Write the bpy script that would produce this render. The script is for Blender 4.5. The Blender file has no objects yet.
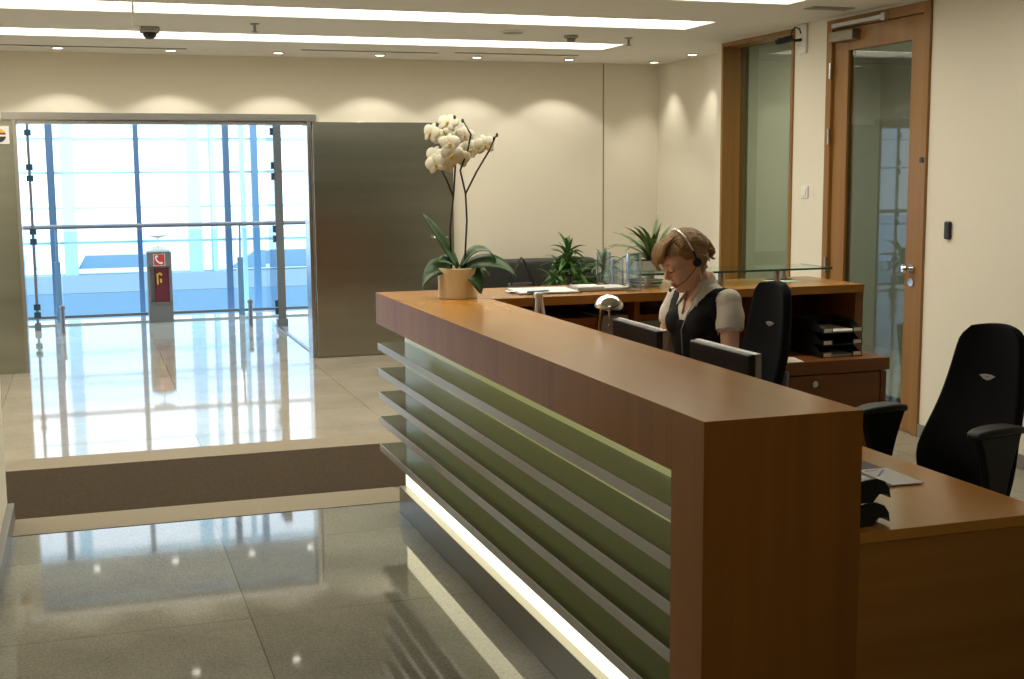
import bpy, bmesh, math, random
from mathutils import Vector, Matrix, Quaternion
SC = bpy.context.scene
COL = SC.collection
R = math.radians
random.seed(7)

# ------------------------------------------------------------------ materials
def newmat(name):
    m = bpy.data.materials.new(name); m.use_nodes = True
    nt = m.node_tree
    return m, nt, nt.nodes['Principled BSDF']

def setp(b, **k):
    for a, v in k.items():
        n = a.replace('_', ' ')
        b.inputs[n].default_value = v

def pbr(name, col, rough=.5, metal=0., spec=.5, coat=0., emit=None, es=0., trans=0., aniso=0., bump=0., bscale=200., var=0., vscale=4.):
    m, nt, b = newmat(name)
    c = (*col, 1)
    setp(b, Base_Color=c, Roughness=rough, Metallic=metal, Specular_IOR_Level=spec, Coat_Weight=coat, Transmission_Weight=trans, Anisotropic=aniso)
    if emit: setp(b, Emission_Color=(*emit, 1), Emission_Strength=es)
    g = nt.nodes.new('ShaderNodeNewGeometry')
    if var > 0:
        n = nt.nodes.new('ShaderNodeTexNoise'); n.inputs['Scale'].default_value = vscale; n.inputs['Detail'].default_value = 5
        nt.links.new(g.outputs['Position'], n.inputs['Vector'])
        mx = nt.nodes.new('ShaderNodeMix'); mx.data_type = 'RGBA'
        mx.inputs[6].default_value = (*[x*(1-var) for x in col], 1); mx.inputs[7].default_value = (*[min(1, x*(1+var)) for x in col], 1)
        nt.links.new(n.outputs['Fac'], mx.inputs[0]); nt.links.new(mx.outputs[2], b.inputs['Base Color'])
    if bump > 0:
        n = nt.nodes.new('ShaderNodeTexNoise'); n.inputs['Scale'].default_value = bscale
        nt.links.new(g.outputs['Position'], n.inputs['Vector'])
        bp = nt.nodes.new('ShaderNodeBump'); bp.inputs['Strength'].default_value = bump; bp.inputs['Distance'].default_value = .002
        nt.links.new(n.outputs['Fac'], bp.inputs['Height']); nt.links.new(bp.outputs['Normal'], b.inputs['Normal'])
    return m

def wood(name, axis, c1, c2, rough=.28, coat=.25, s=1.):
    m, nt, b = newmat(name)
    g = nt.nodes.new('ShaderNodeNewGeometry')
    mp = nt.nodes.new('ShaderNodeMapping')
    sc = [26*s, 26*s, 26*s]; sc['xyz'.index(axis)] = .9*s
    mp.inputs['Scale'].default_value = sc
    nt.links.new(g.outputs['Position'], mp.inputs['Vector'])
    n1 = nt.nodes.new('ShaderNodeTexNoise'); n1.inputs['Scale'].default_value = 1.; n1.inputs['Detail'].default_value = 3; n1.inputs['Distortion'].default_value = .2
    n2 = nt.nodes.new('ShaderNodeTexNoise'); n2.inputs['Scale'].default_value = .16; n2.inputs['Detail'].default_value = 2
    for n in (n1, n2): nt.links.new(mp.outputs['Vector'], n.inputs['Vector'])
    ad = nt.nodes.new('ShaderNodeMath'); ad.operation = 'ADD'
    h = nt.nodes.new('ShaderNodeMath'); h.operation = 'MULTIPLY'; h.inputs[1].default_value = .5
    nt.links.new(n1.outputs['Fac'], ad.inputs[0]); nt.links.new(n2.outputs['Fac'], ad.inputs[1]); nt.links.new(ad.outputs[0], h.inputs[0])
    cr = nt.nodes.new('ShaderNodeValToRGB')
    cr.color_ramp.elements[0].position = .34; cr.color_ramp.elements[0].color = (*c2, 1)
    cr.color_ramp.elements[1].position = .66; cr.color_ramp.elements[1].color = (*c1, 1)
    nt.links.new(h.outputs[0], cr.inputs['Fac']); nt.links.new(cr.outputs['Color'], b.inputs['Base Color'])
    setp(b, Roughness=rough, Coat_Weight=coat, Coat_Roughness=.12, Specular_IOR_Level=.3)
    return m

def stone(name, ca, cb, mortar, w, hgt, ox, oy, rough=.06, speck=.25, spec=.5):
    """polished granite slabs: large tiles with thin joints, each slab slightly different, fine speckle"""
    m, nt, b = newmat(name)
    g = nt.nodes.new('ShaderNodeNewGeometry')
    mp = nt.nodes.new('ShaderNodeMapping'); mp.inputs['Location'].default_value = (ox, oy, 0)
    nt.links.new(g.outputs['Position'], mp.inputs['Vector'])
    br = nt.nodes.new('ShaderNodeTexBrick'); br.offset = 0; br.squash = 1
    br.inputs['Scale'].default_value = 1; br.inputs['Brick Width'].default_value = w; br.inputs['Row Height'].default_value = hgt
    br.inputs['Mortar Size'].default_value = .0025; br.inputs['Mortar Smooth'].default_value = .2
    br.inputs['Color1'].default_value = (*ca, 1); br.inputs['Color2'].default_value = (*cb, 1); br.inputs['Mortar'].default_value = (*mortar, 1)
    nt.links.new(mp.outputs['Vector'], br.inputs['Vector'])
    n = nt.nodes.new('ShaderNodeTexNoise'); n.inputs['Scale'].default_value = 140; n.inputs['Detail'].default_value = 4
    nt.links.new(g.outputs['Position'], n.inputs['Vector'])
    n2 = nt.nodes.new('ShaderNodeTexNoise'); n2.inputs['Scale'].default_value = 3; n2.inputs['Detail'].default_value = 6
    nt.links.new(g.outputs['Position'], n2.inputs['Vector'])
    a = nt.nodes.new('ShaderNodeMath'); a.operation = 'ADD'
    h2 = nt.nodes.new('ShaderNodeMath'); h2.operation = 'MULTIPLY'; h2.inputs[1].default_value = .6
    nt.links.new(n2.outputs['Fac'], h2.inputs[0]); nt.links.new(n.outputs['Fac'], a.inputs[0]); nt.links.new(h2.outputs[0], a.inputs[1])
    mr = nt.nodes.new('ShaderNodeMapRange'); mr.inputs[1].default_value = .5; mr.inputs[2].default_value = 1.1
    mr.inputs[3].default_value = 1-speck; mr.inputs[4].default_value = 1+speck
    nt.links.new(a.outputs[0], mr.inputs[0])
    mx = nt.nodes.new('ShaderNodeMix'); mx.data_type = 'RGBA'; mx.blend_type = 'MULTIPLY'; mx.inputs[0].default_value = 1
    nt.links.new(br.outputs['Color'], mx.inputs[6]); nt.links.new(mr.outputs[0], mx.inputs[7])
    nt.links.new(mx.outputs[2], b.inputs['Base Color'])
    setp(b, Roughness=rough, Specular_IOR_Level=spec)
    return m

def glassmat(name, tint, refl=.9, rough=0.02, ior=1.5, dens=1.0):
    """thin pane: fresnel mirror over a tinted see-through body, so daylight passes"""
    m = bpy.data.materials.new(name); m.use_nodes = True
    nt = m.node_tree; nt.nodes.clear()
    o = nt.nodes.new('ShaderNodeOutputMaterial'); t = nt.nodes.new('ShaderNodeBsdfTransparent'); gl = nt.nodes.new('ShaderNodeBsdfGlossy')
    t.inputs[0].default_value = (*tint, 1); gl.inputs['Roughness'].default_value = rough; gl.inputs['Color'].default_value = (refl, refl, refl, 1)
    f = nt.nodes.new('ShaderNodeFresnel'); f.inputs['IOR'].default_value = ior
    g = nt.nodes.new('ShaderNodeNewGeometry'); k = nt.nodes.new('ShaderNodeMath'); k.operation = 'SUBTRACT'; k.inputs[0].default_value = 1
    nt.links.new(g.outputs['Backfacing'], k.inputs[1])
    k2 = nt.nodes.new('ShaderNodeMath'); k2.operation = 'MULTIPLY'; nt.links.new(f.outputs[0], k2.inputs[0]); nt.links.new(k.outputs[0], k2.inputs[1])
    mx = nt.nodes.new('ShaderNodeMixShader')
    nt.links.new(k2.outputs[0], mx.inputs[0]); nt.links.new(t.outputs[0], mx.inputs[1]); nt.links.new(gl.outputs[0], mx.inputs[2]); nt.links.new(mx.outputs[0], o.inputs[0])
    return m

def emis(name, col, s):
    m, nt, b = newmat(name)
    setp(b, Base_Color=(*col, 1), Emission_Color=(*col, 1), Emission_Strength=s)
    return m

M = {}
M['wall'] = pbr('cream_paint', (.74, .69, .575), .85, bump=.1, bscale=90)
M['wall_right'] = M['wall']
M['ceiling'] = pbr('white_ceiling_paint', (.76, .74, .69), .9)
M['white'] = pbr('white_plastic', (.75, .74, .7), .45)
M['paper'] = pbr('paper', (.8, .79, .75), .8)
M['black'] = pbr('black_plastic', (.012, .012, .013), .38)
M['fabric'] = pbr('black_fabric', (.008, .008, .009), .9, spec=.2, bump=.4, bscale=700)
M['darkgrey'] = pbr('dark_grey_leather', (.03, .032, .03), .5, bump=.3, bscale=250)
M['armgrey'] = pbr('dark_green_grey_pad', (.022, .026, .022), .5)
M['steel'] = pbr('brushed_steel', (.34, .335, .285), .27, 1., aniso=.5, bump=.05, bscale=400)
def brushed_steel():
    m, nt, b = newmat('horizontally_brushed_steel')
    g = nt.nodes.new('ShaderNodeNewGeometry'); mp = nt.nodes.new('ShaderNodeMapping'); mp.inputs['Scale'].default_value = (.4, .4, 9)
    n = nt.nodes.new('ShaderNodeTexNoise'); n.inputs['Scale'].default_value = 1.; n.inputs['Detail'].default_value = 6
    nt.links.new(g.outputs['Position'], mp.inputs['Vector']); nt.links.new(mp.outputs['Vector'], n.inputs['Vector'])
    cr = nt.nodes.new('ShaderNodeValToRGB')
    cr.color_ramp.elements[0].position = .3; cr.color_ramp.elements[0].color = (.315, .325, .275, 1)
    cr.color_ramp.elements[1].position = .7; cr.color_ramp.elements[1].color = (.385, .39, .335, 1)
    nt.links.new(n.outputs['Fac'], cr.inputs['Fac']); nt.links.new(cr.outputs['Color'], b.inputs['Base Color'])
    setp(b, Metallic=1., Roughness=.24, Anisotropic=.4)
    return m
M['steel'] = brushed_steel()
M['slatmetal'] = pbr('satin_aluminium', (.42, .41, .40), .22, 1.)
M['plinth'] = pbr('dark_brushed_steel', (.26, .255, .23), .32, 1.)
M['chrome'] = pbr('chrome', (.8, .8, .78), .08, 1.)
M['silver'] = pbr('silver_plastic', (.5, .5, .48), .35, .6)
M['greycard'] = pbr('grey_card', (.33, .33, .31), .7)
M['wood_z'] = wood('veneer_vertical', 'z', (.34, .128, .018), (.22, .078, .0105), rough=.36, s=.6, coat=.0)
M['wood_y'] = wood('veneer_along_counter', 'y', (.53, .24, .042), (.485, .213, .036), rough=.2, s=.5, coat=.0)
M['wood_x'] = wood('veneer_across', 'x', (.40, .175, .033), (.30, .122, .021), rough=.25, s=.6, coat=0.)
M['wood_red'] = wood('veneer_reddish', 'x', (.26, .090, .022), (.20, .066, .015), coat=.1)
M['oak'] = wood('door_oak', 'z', (.30, .150, .042), (.23, .108, .027), rough=.4, coat=.1)
M['floor_low'] = stone('grey_granite_slabs', (.225, .22, .182), (.145, .143, .12), (.07, .066, .055), 0.99, .94, -.487+.99*10, -5.298+.94*20, rough=.045, spec=.5, speck=.42)
M['floor_up'] = stone('beige_granite_slabs', (.42, .375, .295), (.365, .325, .255), (.22, .19, .145), 1.16, .6, -.57+11.6, -7.05+12, rough=.045)
M['riser'] = pbr('dark_brown_granite', (.052, .037, .021), .95, spec=.08, var=.45, vscale=60)
M['border'] = pbr('beige_granite_border', (.27, .23, .165), .8, spec=.2, var=.2, vscale=120)
M['office_floor'] = stone('office_floor_tiles', (.33, .31, .24), (.3, .28, .22), (.16, .15, .11), .6, .6, 6., 6., rough=.25)
M['skirting'] = pbr('grey_skirting', (.2, .19, .16), .4)
M['cove'] = emis('cove_light_diffuser', (1., .945, .80), 6.)
M['lamp_disc'] = emis('downlight_lamp', (1., .95, .82), 7.)
M['glow'] = emis('counter_base_light', (1., .92, .62), 2.2)
M['green_glass'] = None
M['pane'] = glassmat('clear_pane', (.93, .97, 1.))
M['rail_glass'] = glassmat('balustrade_glass', (.80, .90, .98))
M['dark_pane'] = glassmat('greenish_pane', (.60, .66, .61), refl=.9, ior=1.5)
M['shelf_glass'] = glassmat('shelf_glass', (.72, .86, .78), refl=1.)
M['glass_edge'] = pbr('green_glass_edge', (.02, .10, .075), .1, trans=.2)
M['vase_glass'] = pbr('vase_glass', (.80, .89, .97), .02, trans=1.)
M['acrylic'] = glassmat('acrylic', (.88, .88, .86), ior=1.25, refl=.7)
M['blueframe'] = pbr('blue_grey_frame', (.075, .13, .21), .4)
M['cyanframe'] = pbr('pale_cyan_frame', (.50, .74, .84), .5)
M['midblue'] = pbr('mid_blue_frame', (.14, .28, .43), .45)
M['darkbluesteel'] = pbr('dark_blue_steel', (.03, .07, .10), .35, .3)
M['slabblue'] = pbr('blue_grey_slab', (.36, .43, .46), .6)
M['slabblue2'] = pbr('blue_grey_slab_lower', (.23, .35, .43), .6)
M['rail_metal'] = pbr('rail_steel', (.22, .22, .24), .35, .7)
M['kiosk'] = pbr('kiosk_grey', (.19, .18, .17), .45, .2)
M['red'] = pbr('sign_red', (.62, .05, .03), .5)
M['darkred'] = pbr('hose_dark_red', (.16, .015, .03), .5)
M['yellow'] = pbr('label_yellow', (.75, .45, .05), .5)
M['pot'] = pbr('cream_ceramic', (.74, .60, .36), .35, var=.12, vscale=9)
M['soil'] = pbr('bark_mulch', (.06, .035, .02), .9, var=.5, vscale=90)
M['leaf'] = pbr('orchid_leaf_green', (.030, .085, .016), .35, var=.3, vscale=14)
M['leaf2'] = pbr('plant_leaf_green', (.05, .13, .022), .4, var=.5, vscale=30)
M['leaf3'] = pbr('pale_leaf_green', (.11, .17, .05), .4, var=.6, vscale=40)
M['stem'] = pbr('dark_stem', (.035, .028, .014), .6)
M['petal'] = pbr('ivory_petal', (.80, .76, .60), .55, var=.06, vscale=60)
M['lip'] = pbr('yellow_orchid_lip', (.62, .42, .07), .5)
M['skin'] = pbr('skin', (.76, .46, .31), .5, var=.06, vscale=30)
M['lips'] = pbr('lip_pink', (.42, .15, .12), .4)
M['eyewhite'] = pbr('eye_white', (.7, .68, .64), .2)
M['hair'] = pbr('dark_blonde_hair', (.33, .19, .07), .42, var=.55, vscale=70)
M['lash'] = pbr('lash_brown', (.03, .016, .01), .6)
M['blouse'] = pbr('white_blouse_cotton', (.74, .70, .62), .8, bump=.25, bscale=60)
M['vest'] = pbr('black_vest_cloth', (.008, .008, .010), .85, spec=.3, bump=.2, bscale=120)
M['trouser'] = pbr('black_trouser_cloth', (.012, .012, .014), .9)
M['cable'] = pbr('pale_green_cable', (.45, .48, .25), .5)
M['mat'] = pbr('purple_brown_card', (.085, .04, .05), .6)
M['ink'] = pbr('dark_ink', (.03, .03, .045), .6)
M['inkblue'] = pbr('blue_ink', (.25, .3, .42), .7)
M['screen'] = pbr('screen_glass', (.02, .025, .03), .15, emit=(.6, .75, 1.), es=.35)
M['ground'] = pbr('pale_paving', (.5, .52, .54), .8)

def green_panel():
    m, nt, b = newmat('backlit_green_glass')
    setp(b, Base_Color=(.33, .36, .13, 1), Roughness=.12, Specular_IOR_Level=.3, Emission_Color=(.60, .60, .24, 1), Emission_Strength=.34)  # emission stands in for backlight, no lamp sits behind the panel
    return m
M['green_glass'] = green_panel()
M['slatfront'] = pbr('satin_grey_edge', (.46, .445, .445), .36, .65)
def slat_top():
    m, nt, b = newmat('polished_slat')
    setp(b, Base_Color=(.055, .057, .02, 1), Specular_IOR_Level=.45, Roughness=.16)
    return m
M['slat'] = slat_top()

# ------------------------------------------------------------------ mesh builder
class MB:
    def __init__(s, off=None):
        s.v = []; s.f = []; s.fm = []; s.m = 0
        s.off = Vector(off) if off is not None else Vector((0, 0, 0))
    def add(s, vs, fs, xf=None):
        b = len(s.v)
        for p in vs:
            p = Vector(p)
            if xf is not None: p = xf @ p
            s.v.append(p - s.off)
        for f in fs: s.f.append([i+b for i in f]); s.fm.append(s.m)
        return s
    def box(s, x0, x1, y0, y1, z0, z1, xf=None):
        vs = [(x, y, z) for z in (z0, z1) for y in (y0, y1) for x in (x0, x1)]
        return s.add(vs, [(0, 2, 3, 1), (4, 5, 7, 6), (0, 1, 5, 4), (2, 6, 7, 3), (0, 4, 6, 2), (1, 3, 7, 5)], xf)
    def prism(s, poly, axis, a0, a1, xf=None):
        """poly: 2-D outline on the plane across axis (x: (y,z); y: (x,z); z: (x,y))"""
        def mk(p, a):
            return {'x': (a, p[0], p[1]), 'y': (p[0], a, p[1]), 'z': (p[0], p[1], a)}[axis]
        n = len(poly)
        vs = [mk(p, a0) for p in poly] + [mk(p, a1) for p in poly]
        fs = [tuple(range(n))[::-1], tuple(range(n, 2*n))] + [(i, (i+1) % n, n+(i+1) % n, n+i) for i in range(n)]
        return s.add(vs, fs, xf)
    def tube(s, pts, r, seg=8, cap=True, flat=1., xf=None):
        pts = [Vector(p) for p in pts]; n = len(pts)
        rs = r if isinstance(r, (list, tuple)) else [r]*n
        up = Vector((0, 0, 1)); vs = []; fs = []
        prev = None
        for i, p in enumerate(pts):
            t = (pts[min(i+1, n-1)] - pts[max(i-1, 0)]).normalized()
            if prev is None:
                a = t.cross(up)
                if a.length < .05: a = t.cross(Vector((1, 0, 0)))
            else:
                a = prev - t*prev.dot(t)
            a.normalize(); b = t.cross(a); prev = a
            for k in range(seg):
                an = 2*math.pi*k/seg
                vs.append(p + a*math.cos(an)*rs[i] + b*math.sin(an)*rs[i]*flat)
        for i in range(n-1):
            for k in range(seg):
                fs.append((i*seg+k, i*seg+(k+1) % seg, (i+1)*seg+(k+1) % seg, (i+1)*seg+k))
        if cap:
            fs.append(tuple(range(seg))[::-1]); fs.append(tuple((n-1)*seg+k for k in range(seg)))
        return s.add(vs, fs, xf)
    def cyl(s, p0, p1, r0, r1=None, seg=24, xf=None):
        return s.tube([p0, p1], [r0, r0 if r1 is None else r1], seg, xf=xf)
    def lathe(s, prof, c=(0, 0, 0), seg=28, xf=None, closed=False):
        vs = []; fs = []
        for (r, z) in prof:
            for k in range(seg):
                a = 2*math.pi*k/seg
                vs.append((c[0]+r*math.cos(a), c[1]+r*math.sin(a), c[2]+z))
        n = len(prof)
        for i in range(n-1):
            for k in range(seg):
                fs.append((i*seg+k, i*seg+(k+1) % seg, (i+1)*seg+(k+1) % seg, (i+1)*seg+k))
        if not closed:
            if prof[0][0] > 1e-5: fs.append(tuple(range(seg))[::-1])
            if prof[-1][0] > 1e-5: fs.append(tuple((n-1)*seg+k for k in range(seg)))
        return s.add(vs, fs, xf)
    def ell(s, c, r, seg=20, rings=12, xf=None):
        vs = []; fs = []
        for i in range(rings+1):
            th = math.pi*i/rings
            for k in range(seg):
                a = 2*math.pi*k/seg
                vs.append((c[0]+r[0]*math.sin(th)*math.cos(a), c[1]+r[1]*math.sin(th)*math.sin(a), c[2]+r[2]*math.cos(th)))
        for i in range(rings):
            for k in range(seg):
                fs.append((i*seg+k, (i+1)*seg+k, (i+1)*seg+(k+1) % seg, i*seg+(k+1) % seg))
        return s.add(vs, fs, xf)
    def rings(s, rr, cap=True, xf=None):
        """loft through a list of closed rings (equal counts)"""
        n = len(rr[0]); vs = [p for r in rr for p in r]; fs = []
        for i in range(len(rr)-1):
            for k in range(n):
                fs.append((i*n+k, i*n+(k+1) % n, (i+1)*n+(k+1) % n, (i+1)*n+k))
        if cap: fs.append(tuple(range(n))[::-1]); fs.append(tuple((len(rr)-1)*n+k for k in range(n)))
        return s.add(vs, fs, xf)
    def sheet(s, fn, nu, nv, th=.0, xf=None):
        """thick sheet over fn(u,v) -> (point, normal)"""
        top = []; bot = []
        for i in range(nu+1):
            for j in range(nv+1):
                p, nrm = fn(i/nu, j/nv); p = Vector(p); nrm = Vector(nrm)
                top.append(p+nrm*th/2); bot.append(p-nrm*th/2)
        N = len(top); w = nv+1; fs = []
        for i in range(nu):
            for j in range(nv):
                a, b, c, d = i*w+j, (i+1)*w+j, (i+1)*w+j+1, i*w+j+1
                fs.append((a, b, c, d)); fs.append((N+d, N+c, N+b, N+a))
        for i in range(nu):
            a, b = i*w, (i+1)*w; fs.append((b, a, N+a, N+b))
            a, b = i*w+nv, (i+1)*w+nv; fs.append((a, b, N+b, N+a))
        for j in range(nv):
            a, b = j, j+1; fs.append((a, b, N+b, N+a))
            a, b = nu*w+j, nu*w+j+1; fs.append((b, a, N+a, N+b))
        return s.add(top+bot, fs, xf)
    def leaf(s, base, d, L, w, droop=.5, fold=.25, n=8, tip=.0, twist=0., th=.0015):
        """strap leaf: starts at base along d, bends down by droop; pointed"""
        base = Vector(base); d = Vector(d).normalized()
        side = d.cross(Vector((0, 0, 1)))
        if side.length < .05: side = Vector((1, 0, 0))
        side.normalize()
        if twist: side = Quaternion(d, twist) @ side
        p = base.copy(); c = []
        cur = d.copy()
        for i in range(n+1):
            c.append((p.copy(), cur.copy()))
            cur = (cur + Vector((0, 0, -1))*droop/n*(.4+1.6*i/n)).normalized()
            p = p + cur*L/n
        def fn(u, v):
            i = u*n; k = min(int(i), n-1); t = i-k
            q = c[k][0].lerp(c[k+1][0], t); dr = c[k][1].lerp(c[k+1][1], t)
            ww = w*max(.06, (math.sin(math.pi*min(1, (.12+.88*u)))**.75 if tip == 0 else (1-.94*max(0, (u-.55)/.45)**1.6)*min(1, .5+u*2)))
            x = (v-.5)*2
            nrm = side.cross(dr).normalized()
            return q + side*ww*.5*x + nrm*abs(x)*ww*fold*.5, nrm
        return s.sheet(fn, n, 4, th)
    def build(s, name, mat, parent=None, bev=0., smooth=False, sub=0, seg=2):
        me = bpy.data.meshes.new(name)
        me.from_pydata([tuple(v) for v in s.v], [], s.f)
        mats = mat if isinstance(mat, (list, tuple)) else [mat]
        for mm in mats: me.materials.append(mm)
        for p, k in zip(me.polygons, s.fm): p.material_index = k
        bm = bmesh.new(); bm.from_mesh(me); bmesh.ops.recalc_face_normals(bm, faces=bm.faces); bm.to_mesh(me); bm.free()
        o = bpy.data.objects.new(name, me); COL.objects.link(o)
        if parent is not None: o.parent = parent
        if bev > 0:
            md = o.modifiers.new('bevel', 'BEVEL'); md.width = bev; md.segments = seg; md.limit_method = 'ANGLE'; md.angle_limit = R(40)
        if sub:
            md = o.modifiers.new('sub', 'SUBSURF'); md.levels = sub; md.render_levels = sub
        if smooth:
            for p in me.polygons: p.use_smooth = True
        return o

def tag(o, label=None, cat=None, group=None, kind=None):
    if label: o['label'] = label
    if cat: o['category'] = cat
    if group: o['group'] = group
    if kind: o['kind'] = kind
    return o

def thing(name, label, cat, loc=(0, 0, 0), rz=0, group=None, kind=None, size=1.):
    o = bpy.data.objects.new(name, None); COL.objects.link(o)
    o.location = loc; o.rotation_euler = (0, 0, rz); o.scale = (size, size, size); o.empty_display_size = .1
    return tag(o, label, cat, group, kind)

def copy_tree(o, parent=None):
    c = o.copy(); COL.objects.link(c)
    if parent is not None: c.parent = parent
    for ch in list(o.children): copy_tree(ch, c)
    return c

def struct(name, mb, mat, parent=None, bev=0., **k):
    o = mb.build(name, mat, parent, bev, **k)
    if parent is None: o['kind'] = 'structure'
    return o

# ------------------------------------------------------------------ key dimensions
ZC = 2.765      # ceiling
ZU = .262       # floor level
XR = 4.55       # right wall
XF = 4.99       # recessed stretch of the right wall
YB = 10.68      # back wall
YS = 7.05       # far edge of the dark floor band
YD = 6.02       # near edge of the dark floor band
XL = -.393      # left wall

# ------------------------------------------------------------------ the setting
struct('floor', MB().box(XL-.2, 1.39, -3.2, YD, ZU-.1, ZU).box(1.39, 4.75, -3.2, 2.45, ZU-.1, ZU), M['floor_low'])
struct('floor_lobby', MB().box(-3.6, 5.2, YS, 14.5, ZU-.1, ZU), M['floor_up'])
struct('floor_office', MB().box(1.39, 4.75, 2.45, YD, ZU-.1, ZU).box(2.3, 4.75, YD, YS, ZU-.1, ZU), M['office_floor'])
struct('floor_band', MB().box(XL-.2, 2.3, YD, YS, ZU-.1, ZU).box(-3.6, XL-.2, YD, YS, ZU-.1, ZU), M['riser'])     # dark unpolished granite across the hall
struct('trim_2', MB().box(XL+.03, 1.39, YD-.28, YD, ZU-.05, ZU+.002), M['border'])
struct('trim_7', MB().box(XL+.03, 1.39, YD-.286, YD-.28, ZU-.05, ZU+.0015), M['ink'])
struct('trim_3', MB().box(XL-.2, 2.3, YS, YS+.28, ZU-.05, ZU+.002), M['border'])

# ceiling with three long light troughs, plus two added unseen ones for fill light
YT = [(.55, 1.0), (4.82, 5.28), (6.22, 6.69), (7.56, 8.03), (9.04, 9.50)]; XT = 3.955; XT0 = -2.9
c = MB(); ys = -3.2
for a, b in YT:
    xa, xb = (0., 1.3) if a < 1 else (XT0, XT)
    c.box(-3.6, 5.2, ys, a, ZC, ZC+.18); c.box(xb, 5.2, a, b, ZC, ZC+.18); c.box(-3.6, xa, a, b, ZC, ZC+.18); ys = b
c.box(-3.6, 5.2, ys, YB+.2, ZC, ZC+.18)
struct('ceiling', c, M['ceiling'])
struct('ceiling_foyer', MB().box(-3.6, 5.2, YB+.2, 12.85, 2.46, 2.6), M['ceiling'])
labs = ['short recessed ceiling light strip behind the viewer, outside the picture', 'long recessed ceiling light strip over the middle of the counter, outside the picture',
        'long recessed ceiling light strip nearest the desk, partly above the picture',
        'long recessed ceiling light strip in the middle, ending above the desk chairs',
        'long recessed ceiling light strip nearest the back wall']
XT0_ALL = [0., XT0, XT0, XT0, XT0]
for (a, b), lab, XT0 in zip(YT, labs, XT0_ALL):
    XT = 1.3 if a < 1 else 3.955
    t = thing('ceiling_light', lab, 'ceiling light', ((XT+XT0)/2, (a+b)/2, ZC), group='recessed ceiling light strips')
    MB(t.location).box(XT0+.012, XT-.012, a+.012, b-.012, ZC+.045, ZC+.055).build('diffuser', M['cove'], t)
    f = MB(t.location)
    f.box(XT0, XT, a, a+.012, ZC+.001, ZC+.12); f.box(XT0, XT, b-.012, b, ZC+.001, ZC+.12)
    f.box(XT0, XT0+.012, a+.012, b-.012, ZC+.001, ZC+.12); f.box(XT-.012, XT, a+.012, b-.012, ZC+.001, ZC+.12)
    f.build('trough', M['white'], t)

# back wall with the wide glazed opening
OX0, OX1, OZ = -.50, 1.815, 2.245
b = MB()
b.box(-3.6, OX0, YB, YB+.2, ZU, ZC); b.box(OX1, XF+.2, YB, YB+.2, ZU, ZC); b.box(OX0, OX1, YB, YB+.2, OZ, ZC)
struct('wall_back', b, M['wall'])
t3 = MB(); t3.box(4.447, 4.456, YB-.004, YB, ZU, ZC)
struct('trim_4', t3, M['skirting'])                                                      # panel joint
fr = MB()
fr.box(OX0-.075, OX1+.045, YB-.03, YB+.02, OZ, OZ+.055); fr.box(OX0, OX0+.03, YB-.02, YB+.2, ZU, OZ); fr.box(OX1-.03, OX1, YB-.02, YB+.2, ZU, OZ); fr.box(OX0+.03, OX1-.03, YB+.02, YB+.2, OZ-.03, OZ)
struct('trim_5', fr, M['slatmetal'])
struct('wall_steel_cladding', MB().box(-3.5, OX0, YB-.035, YB, ZU, 2.235), M['steel'])
# right walls
struct('wall_recess', MB().box(XF, XF+.2, 8.64, YB, ZU, ZC), M['wall'])
WY0, WY1, DY0, DY1, FT = 7.60, 8.615, 6.14, 7.19, 2.745
w = MB()
for (a, bb) in ((-3.2, DY0), (DY1, WY0), (WY1, 8.70)): w.box(XR, XR+.2, a, bb, ZU, ZC)
w.box(XR, XR+.2, DY0, DY1, FT, ZC); w.box(XR, XR+.2, WY0, WY1, FT, ZC); w.box(XR+.2, XF+.2, 8.58, 8.64, ZU, ZC)
struct('wall_right', w, M['wall'])
struct('baseboard_right', MB().box(XR-.014, XR, -3.2, DY0-.0, ZU, ZU+.075).box(XR-.014, XR, DY1, WY0, ZU, ZU+.075), M['skirting'], bev=.003)
struct('wall_left', MB().box(XL-.2, XL, -3.2, YD, ZU, ZC).box(-3.6, XL-.2, YD-.2, YD, ZU, ZC), M['wall'])
struct('baseboard_left', MB().box(XL, XL+.03, -3.2, YD-.02, ZU, ZU+.085), M['skirting'], bev=.003)
struct('wall_lobby', MB().box(-3.8, -3.6, YD-.2, YB+.2, ZU, ZC), M['wall'])
struct('wall_front', MB().box(-3.8, 5.2, -3.4, -3.2, ZU, ZC), M['wall'])
# room behind the panes of the right wall
struct('floor_corridor', MB().box(XR+.2, 7.2, 3.5, 8.58, .1, ZU).box(XF+.2, 7.2, 8.58, 9.6, .1, ZU), M['office_floor'])
cw = MB(); cw.box(7.2, 7.4, 3.5, 9.6, ZU, ZC); cw.box(XF+.2, 7.2, 9.6, 9.8, ZU, ZC) ; cw.box(XR+.2, 7.2, 3.3, 3.5, ZU, ZC); cw.box(6.6, 7.2, 9.1, 9.6, ZU, ZC)
struct('wall_corridor', cw, pbr('grey_green_paint', (.46, .45, .41), .8))
struct('ceiling_corridor', MB().box(5.2, 7.4, 3.3, 9.8, ZC, ZC+.1), M['ceiling'])

# window in the right wall: deep oak frame, greenish pane
wn = thing('window_1', 'tall narrow oak framed window with greenish pane beside the glazed door', 'window', (XR, (WY0+WY1)/2, ZU), kind='structure')
f = MB(wn.location)
f.box(XR-.012, XR+.17, WY1-.03, WY1, ZU, FT); f.box(XR-.012, XR+.17, WY0, WY0+.03, ZU, FT); f.box(XR-.012, XR+.17, WY0+.03, WY1-.03, FT-.03, FT); f.box(XR-.012, XR+.17, WY0+.03, WY1-.03, ZU, ZU+.05)
f.build('window_frame', M['oak'], wn, bev=.002)
f = MB(wn.location); f.box(XR+.135, XR+.145, WY0+.03, WY1-.03, ZU+.05, FT-.03); f.build('pane', M['dark_pane'], wn)
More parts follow.
